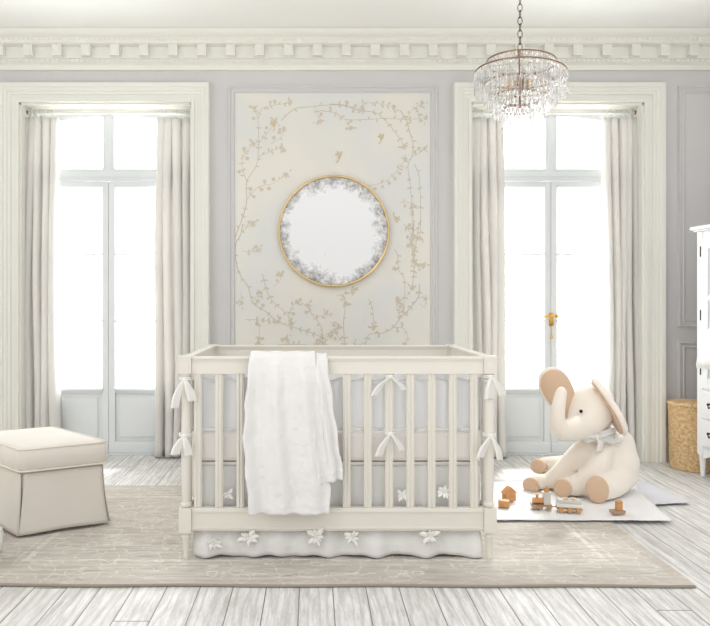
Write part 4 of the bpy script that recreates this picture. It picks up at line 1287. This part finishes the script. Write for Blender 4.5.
# white dress hanging on the wardrobe door
dz = .745
ds = thing('hanging_dress', tuple(MW @ Vector((.30, -.085, dz))), 'white gathered child dress hanging on the front of the wardrobe door', 'dress')
mb = MB()
def dfn(zv, rx, ry, ruff):
    out = []
    for i in range(64):
        a = 2*PI*i/64; k = 1+ruff*math.sin(a*11)+ruff*.5*math.sin(a*17+1)
        out.append(MW @ Vector((.335+math.cos(a)*rx*k, -.085+math.sin(a)*ry*k, zv+.01*ruff*10*math.sin(a*5))))
    return out
mb.loft([dfn(*r) for r in ((dz, .235, .044, .07), (dz+.06, .225, .042, .06), (dz+.2, .17, .036, .05), (dz+0.286, .11, .03, .03), (dz+0.319, .095, .028, .0), (dz+0.420, .10, .028, .0), (dz+0.470, .085, .02, 0), (dz+0.479, .05, .012, 0))])
mb.build('dress_body', 'cotton', ds, smooth=True)
for s in (-1, 1):
    mb = MB(); mb.ell(MW @ Vector((.335+s*.09, -.085, dz+.445)), (.04, .03, .035)); mb.build('sleeve', 'cotton', ds, smooth=True)
mb = MB(); mb.tube([MW @ Vector(p) for p in ((.335, -.085, dz+.47), (.335, -.085, dz+.53), (.34, -.07, dz+.55), (.34, -.045, dz+.55), (.34, -.024, dz+.54))], .003, 8); mb.build('hanger_hook', 'iron', ds, smooth=True)

# ------------------------------------------------------------------ light
w = bpy.data.worlds.new('daylight'); SC.world = w; w.use_nodes = True
nt = w.node_tree; bg = nt.nodes['Background']
tc = nt.nodes.new('ShaderNodeTexCoord'); sp = nt.nodes.new('ShaderNodeSeparateXYZ'); nt.links.new(tc.outputs['Generated'], sp.inputs[0])
mr = nt.nodes.new('ShaderNodeMapRange'); nt.links.new(sp.outputs[2], mr.inputs[0])
mr.inputs[1].default_value = -.3; mr.inputs[2].default_value = .8
mx = nt.nodes.new('ShaderNodeMix'); mx.data_type = 'RGBA'; nt.links.new(mr.outputs[0], mx.inputs[0])
mx.inputs[6].default_value = (1, .985, .965, 1); mx.inputs[7].default_value = (1.0, 1.0, 1.0, 1)
nt.links.new(mx.outputs[2], bg.inputs[0])
# sky strength raised behind the french doors, added to push more daylight in
m2 = nt.nodes.new('ShaderNodeMapRange'); nt.links.new(sp.outputs[1], m2.inputs[0])
m2.inputs[1].default_value = .25; m2.inputs[2].default_value = .8; m2.inputs[3].default_value = .70; m2.inputs[4].default_value = 8.0
m3 = nt.nodes.new('ShaderNodeMapRange'); nt.links.new(sp.outputs[2], m3.inputs[0])
m3.inputs[1].default_value = .0; m3.inputs[2].default_value = .9; m3.inputs[3].default_value = 0; m3.inputs[4].default_value = .45
m4 = nt.nodes.new('ShaderNodeMath'); m4.operation = 'ADD'; nt.links.new(m2.outputs[0], m4.inputs[0]); nt.links.new(m3.outputs[0], m4.inputs[1])
m5 = nt.nodes.new('ShaderNodeMapRange'); nt.links.new(sp.outputs[2], m5.inputs[0])     # added fill from below the horizon, brightens the ceiling
m5.inputs[1].default_value = .0; m5.inputs[2].default_value = -.35; m5.inputs[3].default_value = 0; m5.inputs[4].default_value = .9
m6 = nt.nodes.new('ShaderNodeMath'); m6.operation = 'ADD'; nt.links.new(m4.outputs[0], m6.inputs[0]); nt.links.new(m5.outputs[0], m6.inputs[1])
nt.links.new(m6.outputs[0], bg.inputs[1])
def sun(rot_vec, strength, ang, col=(1, .97, .93)):
    l = bpy.data.lights.new('sun', 'SUN'); l.energy = strength; l.angle = math.radians(ang); l.color = col
    o = bpy.data.objects.new('sun', l); COL.objects.link(o)
    o.rotation_euler = Vector(rot_vec).to_track_quat('-Z', 'Y').to_euler()
sun((-.30, -.80, -.95), 3.0, 6)
sun((.62, .55, -.62), .35, 25)

cam = bpy.data.cameras.new('camera'); co = bpy.data.objects.new('camera', cam); COL.objects.link(co)
co.location = (0, 0, EYE); co.rotation_euler = (PI/2, 0, 0)
cam.sensor_width = 36; cam.lens = F/710*36
cam.shift_x = (355-CX)/710; cam.shift_y = -(313-CY)/710
SC.camera = co
SC.view_settings.view_transform = 'Standard'; SC.view_settings.look = 'None'
SC.view_settings.gamma = 1; SC.view_settings.use_curve_mapping = False
SC.view_settings.exposure = 0.20
